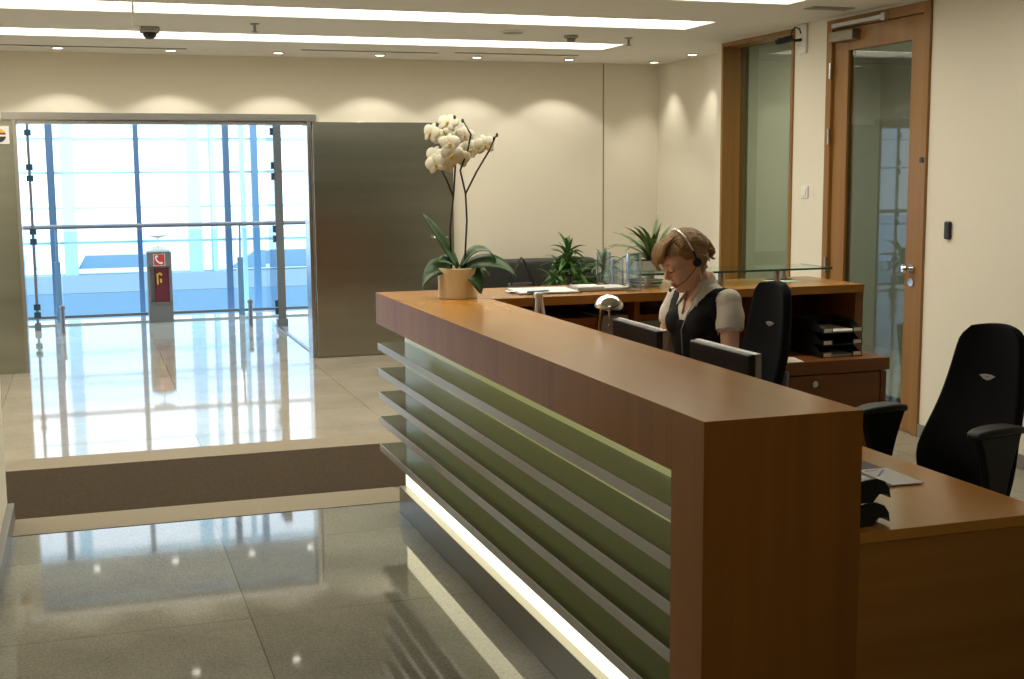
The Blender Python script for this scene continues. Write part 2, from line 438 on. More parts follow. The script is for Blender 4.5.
# glazed door
dr = thing('door_1', 'tall oak door with a long glass pane and overhead closer', 'door', (XR, (DY0+DY1)/2, ZU), kind='structure')
f = MB(dr.location)
f.box(XR-.018, XR+.12, DY0, DY0+.06, ZU, FT); f.box(XR-.018, XR+.12, DY1-.06, DY1, ZU, FT); f.box(XR-.018, XR+.12, DY0+.06, DY1-.06, FT-.06, FT)
f.build('door_frame', M['oak'], dr, bev=.003)
GY0, GY1, GZ0, GZ1 = DY0+.19, DY1-.215, .40, 2.545
f = MB(dr.location); a0, a1, z0, z1 = DY0+.063, DY1-.063, ZU+.008, FT-.063
f.box(XR+.005, XR+.05, a0, GY0, z0, z1); f.box(XR+.005, XR+.05, GY1, a1, z0, z1); f.box(XR+.005, XR+.05, GY0, GY1, GZ1, z1); f.box(XR+.005, XR+.05, GY0, GY1, z0, GZ0)
leaf = f.build('door_leaf', M['oak'], dr, bev=.003)
f = MB(dr.location); f.box(XR+.022, XR+.032, GY0, GY1, GZ0, GZ1); f.build('pane', M['dark_pane'], dr)
f = MB(dr.location); f.box(XR-.055, XR+.004, DY1-.34, DY1-.08, 2.60, 2.665); f.build('door_closer', pbr('bronze_grey_metal', (.24, .21, .15), .4, .6), dr, bev=.006)
f = MB(dr.location); f.box(XR-.05, XR-.02, DY1-.62, DY1-.10, 2.69, 2.715); f.box(XR-.05, XR-.018, DY1-.66, DY1-.62, 2.68, 2.725); f.build('closer_rail', M['silver'], dr, bev=.003)
for z in (2.43, 2.02, 1.2, .55):
    f = MB(dr.location); f.cyl((XR-.022, DY1-.058, z-.05), (XR-.022, DY1-.058, z+.05), .011); f.build('hinge', M['slatmetal'], dr)
f = MB(dr.location); f.cyl((XR+.005, DY0+.115, 1.235), (XR-.012, DY0+.115, 1.235), .026); f.cyl((XR-.012, DY0+.115, 1.235), (XR-.05, DY0+.115, 1.235), .009)
f.lathe([(.0001,0),(.022,.004),(.026,.016),(.018,.028),(.0001,.03)], xf=Matrix.Translation((XR-.045, DY0+.115, 1.235)) @ Matrix.Rotation(R(-90), 4, 'Y')); f.build('door_handle', M['chrome'], dr)
f = MB(dr.location); f.cyl((XR+.005, DY0+.115, 1.155), (XR-.01, DY0+.115, 1.155), .024); f.build('lock_plate', M['chrome'], dr)
f = MB(dr.location); f.cyl((XR-.016, DY0+.03, 1.86), (XR-.026, DY0+.03, 1.86), .016); f.build('lock_button', M['black'], dr)

# wall fittings
t = thing('card_reader', 'small black card reader on the cream wall right of the oak door', 'card reader', (XR, 5.93, 1.47))
MB(t.location).box(XR-.022, XR, 5.905, 5.955, 1.42, 1.52).build('reader_body', M['black'], t, bev=.01)
MB(t.location).box(XR-.0235, XR-.0215, 5.918, 5.942, 1.47, 1.505).build('reader_face', M['darkgrey'], t)
t = thing('light_switch', 'white light switch on the wall between the oak window and door', 'light switch', (XR, 7.43, 1.665))
MB(t.location).box(XR-.012, XR, 7.39, 7.47, 1.625, 1.705).build('switch_plate', M['white'], t, bev=.004)
MB(t.location).box(XR-.018, XR-.011, 7.405, 7.455, 1.64, 1.69).build('rocker', M['white'], t, bev=.003)
t = thing('security_camera', 'small black wall camera with looped cable beside the top of the oak window', 'camera', (XR, 7.50, 2.66))
MB(t.location).box(XR-.02, XR, 7.44, 7.53, 2.57, 2.76).build('mounting_plate', M['white'], t, bev=.006)
MB(t.location).tube([(XR-.02, 7.49, 2.66), (XR-.06, 7.495, 2.655), (XR-.10, 7.515, 2.665)], .010).build('bracket', M['black'], t, smooth=True)
MB(t.location).cyl((XR-.075, 7.50, 2.672), (XR-.155, 7.555, 2.65), .022).cyl((XR-.155, 7.555, 2.65), (XR-.17, 7.565, 2.646), .016).build('camera_body', M['black'], t, bev=.003)
MB(t.location).tube([(XR-.03, 7.48, 2.70), (XR-.05, 7.47, 2.73), (XR-.075, 7.48, 2.738), (XR-.09, 7.49, 2.715), (XR-.09, 7.50, 2.685)], .005).build('cable', M['black'], t, smooth=True)

# steel sliding panel right of the opening
t = thing('sliding_panel', 'wide brushed steel sliding panel between the glazed opening and the cream wall', 'panel', ((OX1+3.03)/2, YB-.05, ZU))
MB(t.location).box(OX1+.008, 3.03, YB-.06, YB-.008, ZU+.006, 2.238).build('panel', M['steel'], t, bev=.003)
h = MB(t.location); h.tube([(2.835, YB-.11, 1.263), (2.96, YB-.11, 1.263)], .011)
h.cyl((2.86, YB-.11, 1.263), (2.86, YB-.06, 1.263), .008); h.cyl((2.94, YB-.11, 1.263), (2.94, YB-.06, 1.263), .008)
h.build('handle', M['chrome'], t, smooth=True)
# sticker
t = thing('wall_sticker', 'square white sticker with a round striped emblem on the left steel cladding', 'sticker', (-.60, YB-.037, 2.125))
MB(t.location).box(-.672, -.522, YB-.0385, YB-.036, 2.058, 2.195).build('backing', M['white'], t)
cxs, czs, rr = -.597, 2.122, .052
def segpoly(za, zb):
    pts = []
    for i in range(13):
        z = za+(zb-za)*i/12; pts.append((cxs+math.sqrt(max(0, rr*rr-z*z)), czs+z))
    for i in range(13):
        z = zb+(za-zb)*i/12; pts.append((cxs-math.sqrt(max(0, rr*rr-z*z)), czs+z))
    return pts
for nm, za, zb, mt in (('amber_band', .02, .0515, 'yellow'), ('red_band', .006, .02, 'darkred'), ('white_band', -.008, .006, 'paper'), ('dark_band', -.0515, -.008, 'ink')):
    MB(t.location).prism(segpoly(za, zb), 'y', YB-.0400, YB-.0384).build(nm, M[mt], t)

# ------------------------------------------------------------------ ceiling fittings
dl = [(-.95, 10.28), (-.13, 10.28), (.69, 10.28), (1.51, 10.28), (2.33, 10.28), (3.15, 10.28), (3.97, 10.28), (4.80, 10.36), (4.80, 9.62)]
def make_dl(x, y):
    t = thing('downlight', 'small round recessed downlight', 'downlight', (x, y, ZC), group='downlights along the back wall')
    MB().lathe([(.032, .0), (.05, -.0), (.052, -.005), (.045, -.010), (.034, -.006), (.032, .0)], seg=24, closed=True).build('trim_ring', M['white'], t, smooth=True)
    MB().lathe([(0.0001, -.009), (.034, -.009), (.034, -.006)], seg=24).build('lamp', M['lamp_disc'], t)
    return t
where = ['above the left steel cladding, outside the frame', 'above the left edge of the glazed opening', 'above the middle of the glazed opening', 'above the right end of the glazed opening', 'above the middle of the steel sliding panel', 'above the white orchid flowers', 'above the black sofa, left of the thin wall joint', 'in the corner where the cream walls meet', 'nearest the oak window, beside the recessed right wall']
proto = make_dl(*dl[0])
for i, (x, y) in enumerate(dl):
    o = proto if i == 0 else copy_tree(proto)
    o.location = (x, y, ZC); o['label'] = 'small round ceiling downlight ' + where[i]
    ld = bpy.data.lights.new('downlight_beam', 'SPOT'); ld.energy = 20 if y > 10 else 18; ld.color = (1., .94, .82)
    ld.spot_size = R(112 if i < 7 else 80); ld.spot_blend = .28 if i < 7 else .7; ld.shadow_soft_size = .03
    lo = bpy.data.objects.new('downlight_beam', ld); COL.objects.link(lo); lo.location = (x, y, ZC-.015)
# foyer downlights
for i, x in enumerate((-.05, .68, 1.42, 2.0)):
    o = copy_tree(proto); o.location = (x, 12.45, 2.46); o['group'] = 'foyer downlights seen only in the floor reflection'
    o['label'] = 'small round foyer downlight beyond the opening, seen only as a floor reflection'
for x0, x1, y, lab in ((-1.4, -.25, 10.17, 'thin dark air slot in the ceiling at the left picture edge'), (-.33, .80, 10.17, 'thin dark air slot in the ceiling above the glazed opening'), (1.65, 2.75, 10.03, 'thin dark air slot in the ceiling above the steel panel'), (2.87, 3.93, 9.97, 'thin dark air slot in the ceiling right of the orchid')):
    t = thing('air_slot', lab, 'air vent', ((x0+x1)/2, y, ZC), group='linear air slots in the ceiling')
    MB(t.location).box(x0, x1, y-.022, y+.022, ZC-.004, ZC+.0).build('frame', M['greycard'], t)
    MB(t.location).box(x0+.01, x1-.01, y-.008, y+.008, ZC-.0055, ZC-.0035).build('slot', M['black'], t)
t = thing('dome_camera', 'ceiling camera with a square grey base and dark dome between the left light strips', 'camera', (.46, 8.78, ZC))
MB().box(-.062, .062, -.062, .062, -.035, 0).build('base', M['greycard'], t, bev=.008)
MB().lathe([(.045, -.035), (.045, -.045), (.038, -.062), (.022, -.074), (.0001, -.078)]).build('dome', M['black'], t, smooth=True)
t = thing('hanging_rod', 'thin white rod hanging down from the ceiling at the left', 'rod', (.30, 7.3, ZC))
MB().tube([(0, 0, 0), (0, 0, -.10), (-.004, 0, -.16)], [.005, .006, .012], 10).build('rod', M['white'], t, smooth=True)
MB().lathe([(.02, 0), (.02, -.008), (.008, -.012)]).build('ceiling_cap', M['white'], t)
def sprinkler(x, y, lab):
    t = thing('sprinkler', lab, 'sprinkler', (x, y, ZC), group='ceiling sprinklers')
    MB().lathe([(.03, 0), (.028, -.006), (.01, -.01)]).build('escutcheon', M['greycard'], t)
    MB().cyl((0, 0, -.008), (0, 0, -.05), .009).build('body', M['rail_metal'], t)
    MB().lathe([(.0001, -.056), (.022, -.056), (.022, -.052), (.0001, -.052)]).build('deflector', M['rail_metal'], t)
sprinkler(1.09, 8.40, 'small dark sprinkler hanging between the light strips above the steel panel')
sprinkler(3.78, 8.60, 'small dark sprinkler on the ceiling near the end of the back light strip')
t = thing('ceiling_speaker', 'flat round grey ceiling disc left of the smoke detector', 'ceiling disc', (2.84, 8.42, ZC))
MB().lathe([(.085, 0), (.085, -.006), (.075, -.010), (.0001, -.010)]).build('rim', M['white'], t); MB().lathe([(.07, -.0095), (.07, -.0125), (.0001, -.0125)]).build('grille', M['greycard'], t)
t = thing('smoke_detector', 'small grey smoke detector right of the flat ceiling disc', 'smoke detector', (3.32, 8.56, ZC))
MB().lathe([(.05, 0), (.05, -.012), (.04, -.02)]).build('base', M['greycard'], t, smooth=True); MB().lathe([(.032, -.018), (.030, -.04), (.02, -.045), (.0001, -.046)]).build('sensor', M['rail_metal'], t, smooth=True)
t = thing('ceiling_vent', 'flat ceiling grille just left of the oak door top', 'air vent', (4.27, 6.75, ZC))
MB().box(-.14, .14, -.06, .06, -.006, 0).build('frame', M['greycard'], t, bev=.002); MB().box(-.12, .12, -.04, .04, -.008, -.0055).build('grille', M['skirting'], t)

# ------------------------------------------------------------------ reception counter
CX0, CX1, CY0, CY1, CZ = 1.2365, 1.632, 2.403, 5.644, 1.270
YI = 5.144       # inner edge of the far wing
t = thing('reception_counter', 'long wooden reception counter with horizontal metal slats and glowing base', 'counter', ((CX0+CX1)/2, 4.0, ZU))
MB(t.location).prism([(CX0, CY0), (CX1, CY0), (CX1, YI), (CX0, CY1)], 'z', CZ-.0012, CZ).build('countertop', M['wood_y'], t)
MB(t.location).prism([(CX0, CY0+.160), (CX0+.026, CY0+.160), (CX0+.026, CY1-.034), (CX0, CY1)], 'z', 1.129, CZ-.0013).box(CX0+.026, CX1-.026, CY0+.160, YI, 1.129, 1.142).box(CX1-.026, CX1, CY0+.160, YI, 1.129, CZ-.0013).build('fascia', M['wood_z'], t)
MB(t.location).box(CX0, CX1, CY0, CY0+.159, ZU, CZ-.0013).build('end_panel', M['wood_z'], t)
for z in (1.0395, .9233, .8130, .6985, .5695):
    s = MB(t.location); s.box(CX0+.0075, 1.3655, CY0+.160, CY1-.004, z-.031, z); s = s.build('slat', M['slat'], t)
    MB(t.location).box(CX0+.0035, CX0+.0073, CY0+.160, CY1-.004, z-.031, z).build('front_edge', M['slatfront'], s, bev=.001)
MB(t.location).box(1.367, 1.377, CY0+.160, 5.640, .51, 1.129).build('glass_panel', M['green_glass'], t)
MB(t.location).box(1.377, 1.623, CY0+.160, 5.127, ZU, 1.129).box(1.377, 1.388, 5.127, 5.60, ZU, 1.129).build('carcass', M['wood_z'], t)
MB(t.location).box(1.340, 1.367, CY0+.160, 5.554, .387, .527).build('light_strip', M['glow'], t)
MB(t.location).box(1.307, 1.367, CY0+.160, 5.554, ZU, .385).build('plinth', M['plinth'], t, bev=.002)

# far wing
t = thing('back_counter', 'wooden counter wing along the back of the desk area with open compartments', 'counter', (2.478, 5.383, ZU))
BX1, BY1, KZ = 3.482, 5.648, .940
MB(t.location).prism([(CX0+.001, CY1+.002), (CX1+.001, YI+.001), (BX1, YI+.001), (BX1, BY1), (CX0+.001, BY1)], 'z', 1.2318, CZ).build('countertop', M['wood_x'], t, bev=.0013)
MB(t.location).box(BX1-.043, BX1, YI+.01, BY1-.01, KZ+.001, 1.2318).build('side_panel', M['wood_red'], t, bev=.001)
MB(t.location).box(1.389, BX1-.043, BY1-.026, BY1-.01, ZU, 1.2318).build('back_panel', M['wood_red'], t)
MB(t.location).box(2.307, 2.333, YI+.026, BY1-.026, KZ+.001, 1.2318).build('divider', M['wood_red'], t)
MB(t.location).box(2.905, 2.931, YI+.026, BY1-.026, KZ+.001, 1.2318).build('divider', M['wood_red'], t)

# low cabinet under / in front of it
t = thing('low_cabinet', 'reddish wood low cabinet with round lock under the back counter', 'cabinet', (2.6, 5.3, ZU))
KX0, KX1, KY0 = 1.675, 3.525, 4.990
MB(t.location).box(KX0, KX1, KY0, BY1-.03, KZ-.058, KZ).build('cabinet_top', M['wood_red'], t, bev=.002)
MB(t.location).box(KX0+.01, KX1-.01, KY0+.03, BY1-.034, ZU, KZ-.0615).build('body', M['wood_red'], t)
for a, b2, k in ((1.726, 2.162, 1.794), (2.175, 2.615, 2.546), (2.628, 2.948, 2.683), (2.961, 3.482, 3.127)):
    d = MB(t.location); d.box(a, b2, KY0+.012, KY0+.029, ZU+.04, KZ-.067); d = d.build('cabinet_door', M['wood_red'], t, bev=.0013)
    MB(t.location).cyl((k, KY0+.012, .836), (k, KY0-.005, .836), .0145).cyl((k, KY0-.005, .836), (k, KY0-.010, .836), .0085).build('lock_knob', M['chrome'], d)
MB(t.location).box(3.487, KX1-.010, KY0+.010, KY0+.029, ZU, KZ-.064).build('end_strip', M['wood_red'], t)

# desk behind the counter
t = thing('work_desk', 'low wooden work desk running behind the tall reception counter', 'desk', (1.906, 3.7, ZU))
DX0, DX1, DZ = CX1+.004, 2.175, .984
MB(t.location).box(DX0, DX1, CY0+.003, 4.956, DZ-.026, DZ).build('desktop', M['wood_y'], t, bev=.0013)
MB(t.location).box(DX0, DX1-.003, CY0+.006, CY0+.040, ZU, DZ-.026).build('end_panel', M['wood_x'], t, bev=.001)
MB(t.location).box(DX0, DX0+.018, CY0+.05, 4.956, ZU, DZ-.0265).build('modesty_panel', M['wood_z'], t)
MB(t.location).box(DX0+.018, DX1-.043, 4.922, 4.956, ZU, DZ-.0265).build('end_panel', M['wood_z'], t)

# glass shelf on posts
t = thing('glass_shelf', 'thin green edged glass shelf standing on short posts on the back counter', 'shelf', (2.9, 5.45, CZ))
MB(t.location).box(2.401, 3.409, 5.3165, 5.597, 1.3317, 1.3403).build('glass_plate', M['shelf_glass'], t)
MB(t.location).box(2.400, 3.411, 5.313, 5.3163, 1.3313, 1.3407).box(3.4095, 3.412, 5.3163, 5.597, 1.3313, 1.3407).build('polished_edge', M['glass_edge'], t)
for x, y in ((2.457, 5.358), (2.837, 5.358), (3.136, 5.358), (2.564, 5.554), (3.290, 5.554)):
    MB(t.location).cyl((x, y, CZ), (x, y, 1.3315), .0162).build('post', M['slatmetal'], t)

# ------------------------------------------------------------------ things on the counters
ES = .8545      # everything below is drawn a little large and set to its real size
# clipboard
t = thing('clipboard', 'dark clipboard with white paper on the far wing of the counter', 'clipboard', (1.948, 5.366, CZ), R(-4), size=ES)
MB().box(-.17, .17, -.13, .17, 0, .004).build('board', M['black'], t, bev=.001); MB().box(-.155, .16, -.12, .165, .0042, .010).build('paper', M['paper'], t)
MB().box(-.20, -.165, -.04, .04, .004, .012).build('clip', M['chrome'], t, bev=.002)
t = thing('pen', 'blue pen lying on the white clipboard paper', 'pen', (1.897, 5.281, CZ+.0128), R(18), size=ES)
MB().tube([(-.07, 0, 0), (.05, 0, 0), (.068, 0, 0)], [.005, .005, .001], 10).build('barrel', M['midblue'], t); MB().tube([(-.078, 0, 0), (-.04, 0, 0)], .0056, 10).build('cap', M['midblue'], t)
# acrylic brochure tray
t = thing('brochure_tray', 'clear acrylic tray of pale leaflets left of the glass vases', 'tray', (2.222, 5.383, CZ), R(-6), size=ES)
a = MB(); a.box(-.15, .15, -.11, .11, 0, .004); a.box(-.15, -.146, -.11, .11, .004, .05); a.box(.146, .15, -.11, .11, .004, .05); a.box(-.146, .146, -.11, -.106, .004, .03); a.box(-.146, .146, .106, .11, .004, .06)
a.build('tray_body', M['acrylic'], t)
MB().box(-.14, .0, -.095, .09, .004, .022).box(.01, .14, -.095, .09, .004, .016).build('leaflets', M['paper'], t)
t = thing('brochure_stack', 'flat fan of dark and pale brochures between the two glass vases', 'brochures', (2.495, 5.469, CZ), R(10), size=ES)
for i, mt in enumerate(('greycard', 'paper', 'ink', 'paper', 'greycard')):
    MB().box(-.055, .055, -.08, .08, i*.008, i*.008+.007, Matrix.Rotation(R(i*9-16), 4, 'Z')).build('brochure', M[mt], t)
def vase(x, y, h, r, lab):
    t = thing('glass_vase', lab, 'vase', (x, y, CZ), group='clear glass cylinder vases', size=ES)
    MB().lathe([(.0001, 0), (r, 0), (r, h), (r-.006, h), (r-.006, .014), (.0001, .014)], seg=32).build('cylinder', M['vase_glass'], t, smooth=False)
vase(2.330, 5.580, .185, .040, 'clear glass cylinder vase beside the leaflet tray, left one of the row')
vase(2.366, 5.500, .150, .034, 'shorter clear glass vase between the two taller glass vases')
vase(2.345, 5.264, .200, .040, 'taller clear glass vase in front, right one of the row')

# orchid
ox, oy = 1.514, 5.259
t = thing('potted_orchid', 'white orchid with tall stems in a cream round pot on the counter corner', 'orchid', (ox, oy, CZ), size=ES)
MB().lathe([(.0001, 0), (.094, 0), (.098, .004), (.101, .15), (.098, .154), (.093, .150), (.090, .125), (.0001, .125)], seg=40).build('pot', M['pot'], t, smooth=False, bev=.0)
MB().lathe([(.089, .126), (.06, .140), (.0001, .143)], seg=24).build('potting_bark', M['soil'], t)
import math as _m
# the view across the counter runs along +y and +x; leaves and stems are laid out about the pot
RV = Vector((.948, -.317, 0)); FV = Vector((.317, .948, 0)); UP = Vector((0, 0, 1))
def oc(a, h, d=0.): return RV*a + UP*h + FV*d
LV = [((-.03, .145), (-1., .45), .22, .13, 2.4, -.5), ((.0, .15), (-.55, 1.0), .33, .10, .15, -.25), ((.02, .15), (.45, 1.0), .26, .085, 2.5, -.2),
      ((.02, .145), (1., .55), .33, .10, 1.25, -.45), ((.03, .145), (.8, .1), .19, .12, 2.6, -.7), ((0, .15), (-.5, .6), .17, .085, .8, -.7), ((.02, .145), (.7, .3), .2, .09, 1.2, .6)]
for (bx, bz), (dx, dz), L, w_, dr_, dp in LV:
    dd = oc(dx, dz, dp).normalized(); sd_ = dd.cross(UP).normalized()
    tw = max((.0, .75, -.75), key=lambda q: ((Quaternion(dd, q) @ sd_).cross(dd)).dot(-FV*.75+UP*.65))
    MB().leaf(oc(bx, bz), dd, L, w_, droop=dr_, fold=.22, n=10, twist=tw, th=.003).build('leaf', M['leaf'], t, smooth=True)
stems = [[(-.03, .15, 0), (-.035, .35, 0), (-.015, .55, .01), (-.005, .70, .01), (-.02, .80, 0), (-.06, .90, -.01)],
         [(.035, .15, 0), (.05, .4, 0), (.045, .55, 0), (.02, .68, .0), (.06, .80, .01), (.075, .88, .01), (.04, .95, 0)],
         [(.045, .55, 0), (.10, .67, .01), (.16, .78, .01), (.20, .87, 0)],
         [(-.017, .535, .008), (-.05, .63, 0), (-.08, .70, 0)]]
sm = MB()
for s_ in stems:
    P = [oc(q[0], q[1] if q[1] < .3 else .3+(q[1]-.3)*.89, q[2]) for q in s_]
    sm.tube(P, [.0048]*(len(P)-1)+[.003], 8)
sm.build('stem', M['stem'], t, smooth=True)
def flower(c, face, r, parent, roll):
    face = face.normalized()
    z = face; x = UP.cross(z).normalized(); y = z.cross(x)
    Mx = Matrix((x, y, z)).transposed().to_4x4(); Mx.translation = c
    Mx = Mx @ Matrix.Rotation(roll, 4, 'Z')
    f = MB()
    def petal(ang, L, w, back):
        def fn(u, v):
            ww = w*(math.sin(math.pi*min(1, .06+.90*u))**.55); s_ = (v-.5)*2
            p = Vector((s_*ww*.5, u*L, -back*u*u*L + .10*L*math.sin(u*math.pi) - .12*abs(s_)**2*ww))
            return p, Vector((0, 0, 1))
        f.sheet(fn, 6, 6, .0018, Mx @ Matrix.Rotation(ang, 4, 'Z'))
    for ang in (0, R(128), R(-128)): petal(ang, r*1.0, r*.66, .18)
    for ang in (R(68), R(-68)): petal(ang, r*1.08, r*1.15, .05)
    o = f.build('flower', M['petal'], parent, smooth=True)
    g = MB(); g.ell((0, -.10*r, .10*r), (.14*r, .20*r, .16*r), 10, 8, Mx); g.ell((0, -.3*r, .16*r), (.08*r, .14*r, .07*r), 8, 6, Mx)
    g.build('flower_lip', M['lip'], o, smooth=True)
FL = [(-.04, .945, .0, -.2, .5), (-.125, .885, .0, -.9, .1), (-.065, .87, .03, -.4, .5), (-.03, .83, -.05, -.05, .15), (.045, .87, .04, .5, .1), (.07, .795, .05, .6, -.2), (.145, .82, .0, .4, .1),
      (-.11, .765, .0, -.6, .3), (-.10, .715, -.02, -.35, -.1), (-.02, .765, -.045, .0, -.2), (-.065, .72, .02, -.2, -.3), (.015, .745, .0, .3, -.3)]
for (a, h, d, fr_, up_) in FL:
    flower(oc(a, .3+(h-.3)*.89, d), RV*fr_ - FV*1. + UP*up_, random.uniform(.050, .058), t, random.uniform(-.3, .3))
for (a, h, d) in ((.205, .875, 0), (.19, .855, 0), (-.005, .975, 0), (.035, .955, 0)): MB().ell(oc(a, .3+(h-.3)*.89, d), (.007, .007, .011), 8, 6).build('bud', M['stem'], t, smooth=True)

# tent card on the desk, lamp, monitors
t = thing('tent_stand', 'white upright easel frame with dark back standing behind the counter left of the lamp', 'stand', (1.755, 4.900, DZ), size=ES)
for sx in (-1, 1):
    MB().tube([(.05*sx, -.05, .005), (.010*sx, -.01, .36)], .009, 8).build('leg', M['white'], t)
MB().prism([(-.06, .05), (.06, .05), (.02, .36), (-.02, .36)], 'x', .012, .020, Matrix.Rotation(R(90), 4, 'Z') @ Matrix.Translation((-.01, 0, 0))).build('board', M['black'], t)
MB().box(-.02, .02, -.02, .02, .355, .388).build('top_clip', M['white'], t, bev=.008)
MB().tube([(0, -.01, .36), (.0, .05, .005)], .009, 8).build('leg', M['white'], t)

t = thing('desk_lamp', 'chrome desk lamp with a domed shade standing behind the counter', 'lamp', (1.747, 4.251, DZ), size=ES)
MB().lathe([(.0001, 0), (.085, 0), (.085, .012), (.07, .02), (.015, .028), (.0001, .028)]).build('base', M['chrome'], t, smooth=False)
MB().tube([(0, 0, .02), (0, -.01, .18), (0, -.035, .31), (0, -.06, .385), (0, -.09, .425), (0, -.12, .448)], .0085, 12).build('arm', M['chrome'], t, smooth=True)
XLp = Matrix.Translation((0, -.135, .402)) @ Matrix.Rotation(R(8), 4, 'X') @ Matrix.Scale(.82, 4)
MB().lathe([(.070, 0), (.074, .003), (.073, .010), (.070, .022), (.060, .040), (.044, .053), (.024, .061), (.008, .064), (.0001, .0645), (.0001, .061), (.022, .057), (.041, .050), (.056, .037), (.065, .020), (.069, .003), (.070, 0)], seg=32, xf=XLp, closed=True).build('shade', M['chrome'], t, smooth=True)
MB().ell((0, -.135, .415), (.03, .03, .022)).build('bulb', M['white'], t, smooth=True)
MB().tube([(.0, -.135, .405), (.0, -.135, .33)], .0018, 6).ell((0, -.135, .325), (.006, .006, .007), 8, 6).build('pull_chain', M['chrome'], t)

def monitor(lab, x, y, w, rz, tilt=0.):
    t = thing('monitor', lab, 'monitor', (x, y, DZ), rz, group='flat monitors behind the counter', size=ES)
    h = .30
    X = Matrix.Translation((0, 0, .345)) @ Matrix.Rotation(tilt, 4, 'Y') @ Matrix.Translation((0, 0, -.345))
    MB().box(-.02, .006, -w/2, w/2, .04, .345, X).build('housing', M['black'], t, bev=.006)
    f = MB(); z0, z1 = .038, .347
    for (ya, yb, za, zb) in ((-w/2-.002, w/2+.002, z1-.018, z1), (-w/2-.002, w/2+.002, z0, z0+.018), (-w/2-.002, -w/2+.016, z0+.018, z1-.018), (w/2-.016, w/2+.002, z0+.018, z1-.018)):
        f.box(.004, .026, ya, yb, za, zb, X)
    f.build('bezel', M['silver'], t, bev=.003)
    MB().box(.0055, .012, -w/2+.018, w/2-.018, .06, .325, X).build('screen', M['screen'], t)
    MB().box(-.05, -.02, -.12, .12, .10, .27, X).build('rear_cover', M['black'], t, bev=.012)
    MB().box(-.055, -.03, -.035, .035, .012, .18).build('stand_neck', M['black'], t, bev=.004)
    MB().lathe([(.0001, 0), (.11, 0), (.11, .006), (.05, .014), (.0001, .014)], c=(-.03, 0, 0)).build('stand_base', M['black'], t)
    MB().lathe([(.0001, 0), (.012, 0), (.012, .003), (.0001, .003)], seg=16, xf=X @ Matrix.Translation((-.0535, 0, .2)) @ Matrix.Rotation(R(90), 4, 'Y')).build('badge', M['darkgrey'], t)
    return t
monitor('black flat monitor behind the counter beside the desk lamp, back towards the viewer', 1.803, 4.008, .465, R(-1))
monitor('grey rimmed flat monitor in front of the seated woman, nearer the viewer', 1.803, 3.388, .435, R(1))
t = thing('keyboard', 'black keyboard on the desk in front of the seated woman', 'keyboard', (2.085, 4.46, DZ), R(0), size=ES)
MB().box(-.065, .065, -.21, .21, 0, .016).build('case', M['black'], t, bev=.004)
k = MB()
for i in range(5):
    for j in range(15): k.box(-.055+i*.022, -.037+i*.022, -.2+j*.027, -.177+j*.027, .016, .021)
k.build('keys', M['darkgrey'], t)

# papers and letter trays on the near desk
t = thing('open_folder', 'white printed sheets with dark stripe over a purple folder on the near desk', 'papers', (1.961, 2.858, DZ), R(-3), size=ES)
MB().box(-.12, .105, .06, .31, 0, .003).build('folder', M['mat'], t)
MB().box(-.14, .115, -.13, .075, .0032, .006).build('sheet', M['paper'], t)
MB().box(-.012, .004, -.13, .075, .0062, .0072).build('stripe', M['ink'], t)
for q in ([(.02, -.02), (.03, -.02), (.09, .05), (.08, .05)], [(.02, .045), (.07, .055), (.07, .06), (.02, .051)], [(-.12, -.05), (-.03, -.04), (-.03, -.034), (-.12, -.044)]): MB().prism(q, 'z', .0062, .0069).build('print', M['inkblue'], t)
t = thing('memo_sheet', 'small white sheet behind the purple folder on the near desk', 'paper', (2.025, 3.179, DZ), R(20), size=ES)
MB().box(-.05, .05, -.07, .07, 0, .002).build('sheet', M['paper'], t); MB().box(-.04, .03, .03, .05, .002, .0026).build('heading', M['inkblue'], t)

def curvedtray(z, lab):
    t = thing('letter_tray', lab, 'letter tray', (1.685, 2.551, z), group='curved letter trays on the near desk', size=ES)
    # hooked side profile seen from the side, tray runs along x towards the user
    out = [(-.05, 0), (.01, 0), (.030, .022), (.055, .020), (.066, .008), (.061, .036), (.046, .056), (.02, .066), (-.01, .064), (-.05, .058)]
    for y in (-.125, .117):
        MB().prism(out, 'y', y, y+.008).build('side_wall', M['black'], t, bev=.001)
    MB().prism([(-.05, 0), (.01, 0), (.030, .022), (.055, .020), (.066, .008), (.063, .018), (.056, .027), (.028, .029), (.008, .007), (-.05, .007)], 'y', -.117, .117).build('tray_floor', M['black'], t)
    MB().box(-.056, -.05, -.125, .125, 0, .058).build('back_wall', M['black'], t)
    return t
curvedtray(DZ, 'black curved letter tray resting on the near desk, lower of two')
t2 = curvedtray(DZ+.0567, 'black curved letter tray stacked on the other, upper of two')

# file trays on the low cabinet
for i, lab in enumerate(('bottom of three black file trays on the low cabinet', 'middle of three black file trays on the low cabinet', 'top of three black file trays on the low cabinet')):
    t = thing('file_tray', lab, 'file tray', (3.320, 5.204, KZ+.0568*i), R(0), group='stacked black file trays', size=ES)
    x0, x1, y0, y1 = -.125, .125, -.155, .165
    MB().box(x0, x1, y0, y1, 0, .004).build('tray_floor', M['black'], t)
    s = MB()
    for sx in (x0, x1-.004): s.prism([(y0, 0), (y0, .028), (y0+.03, .030), (y0+.09, .064), (y1, .064), (y1, 0)], 'x', sx, sx+.004)
    s.box(x0, x1, y1-.004, y1, 0, .064); s.build('walls', M['black'], t)
    MB().box(x0, x0+.062, y0-.002, y0+.002, 0, .03).build('front_lip', M['black'], t); MB().box(x1-.062, x1, y0-.002, y0+.002, 0, .03).build('front_lip', M['black'], t)
    for sx in (x0+.008, x1-.056): MB().box(sx, sx+.048, y0-.004, y0-.0022, .006, .026).build('label_card', M['paper'], t)
    if i in (0, 2): MB().box(x0+.012, x1-.012, y0+.01, y1-.02, .0045, .010).build('papers', M['paper'], t)
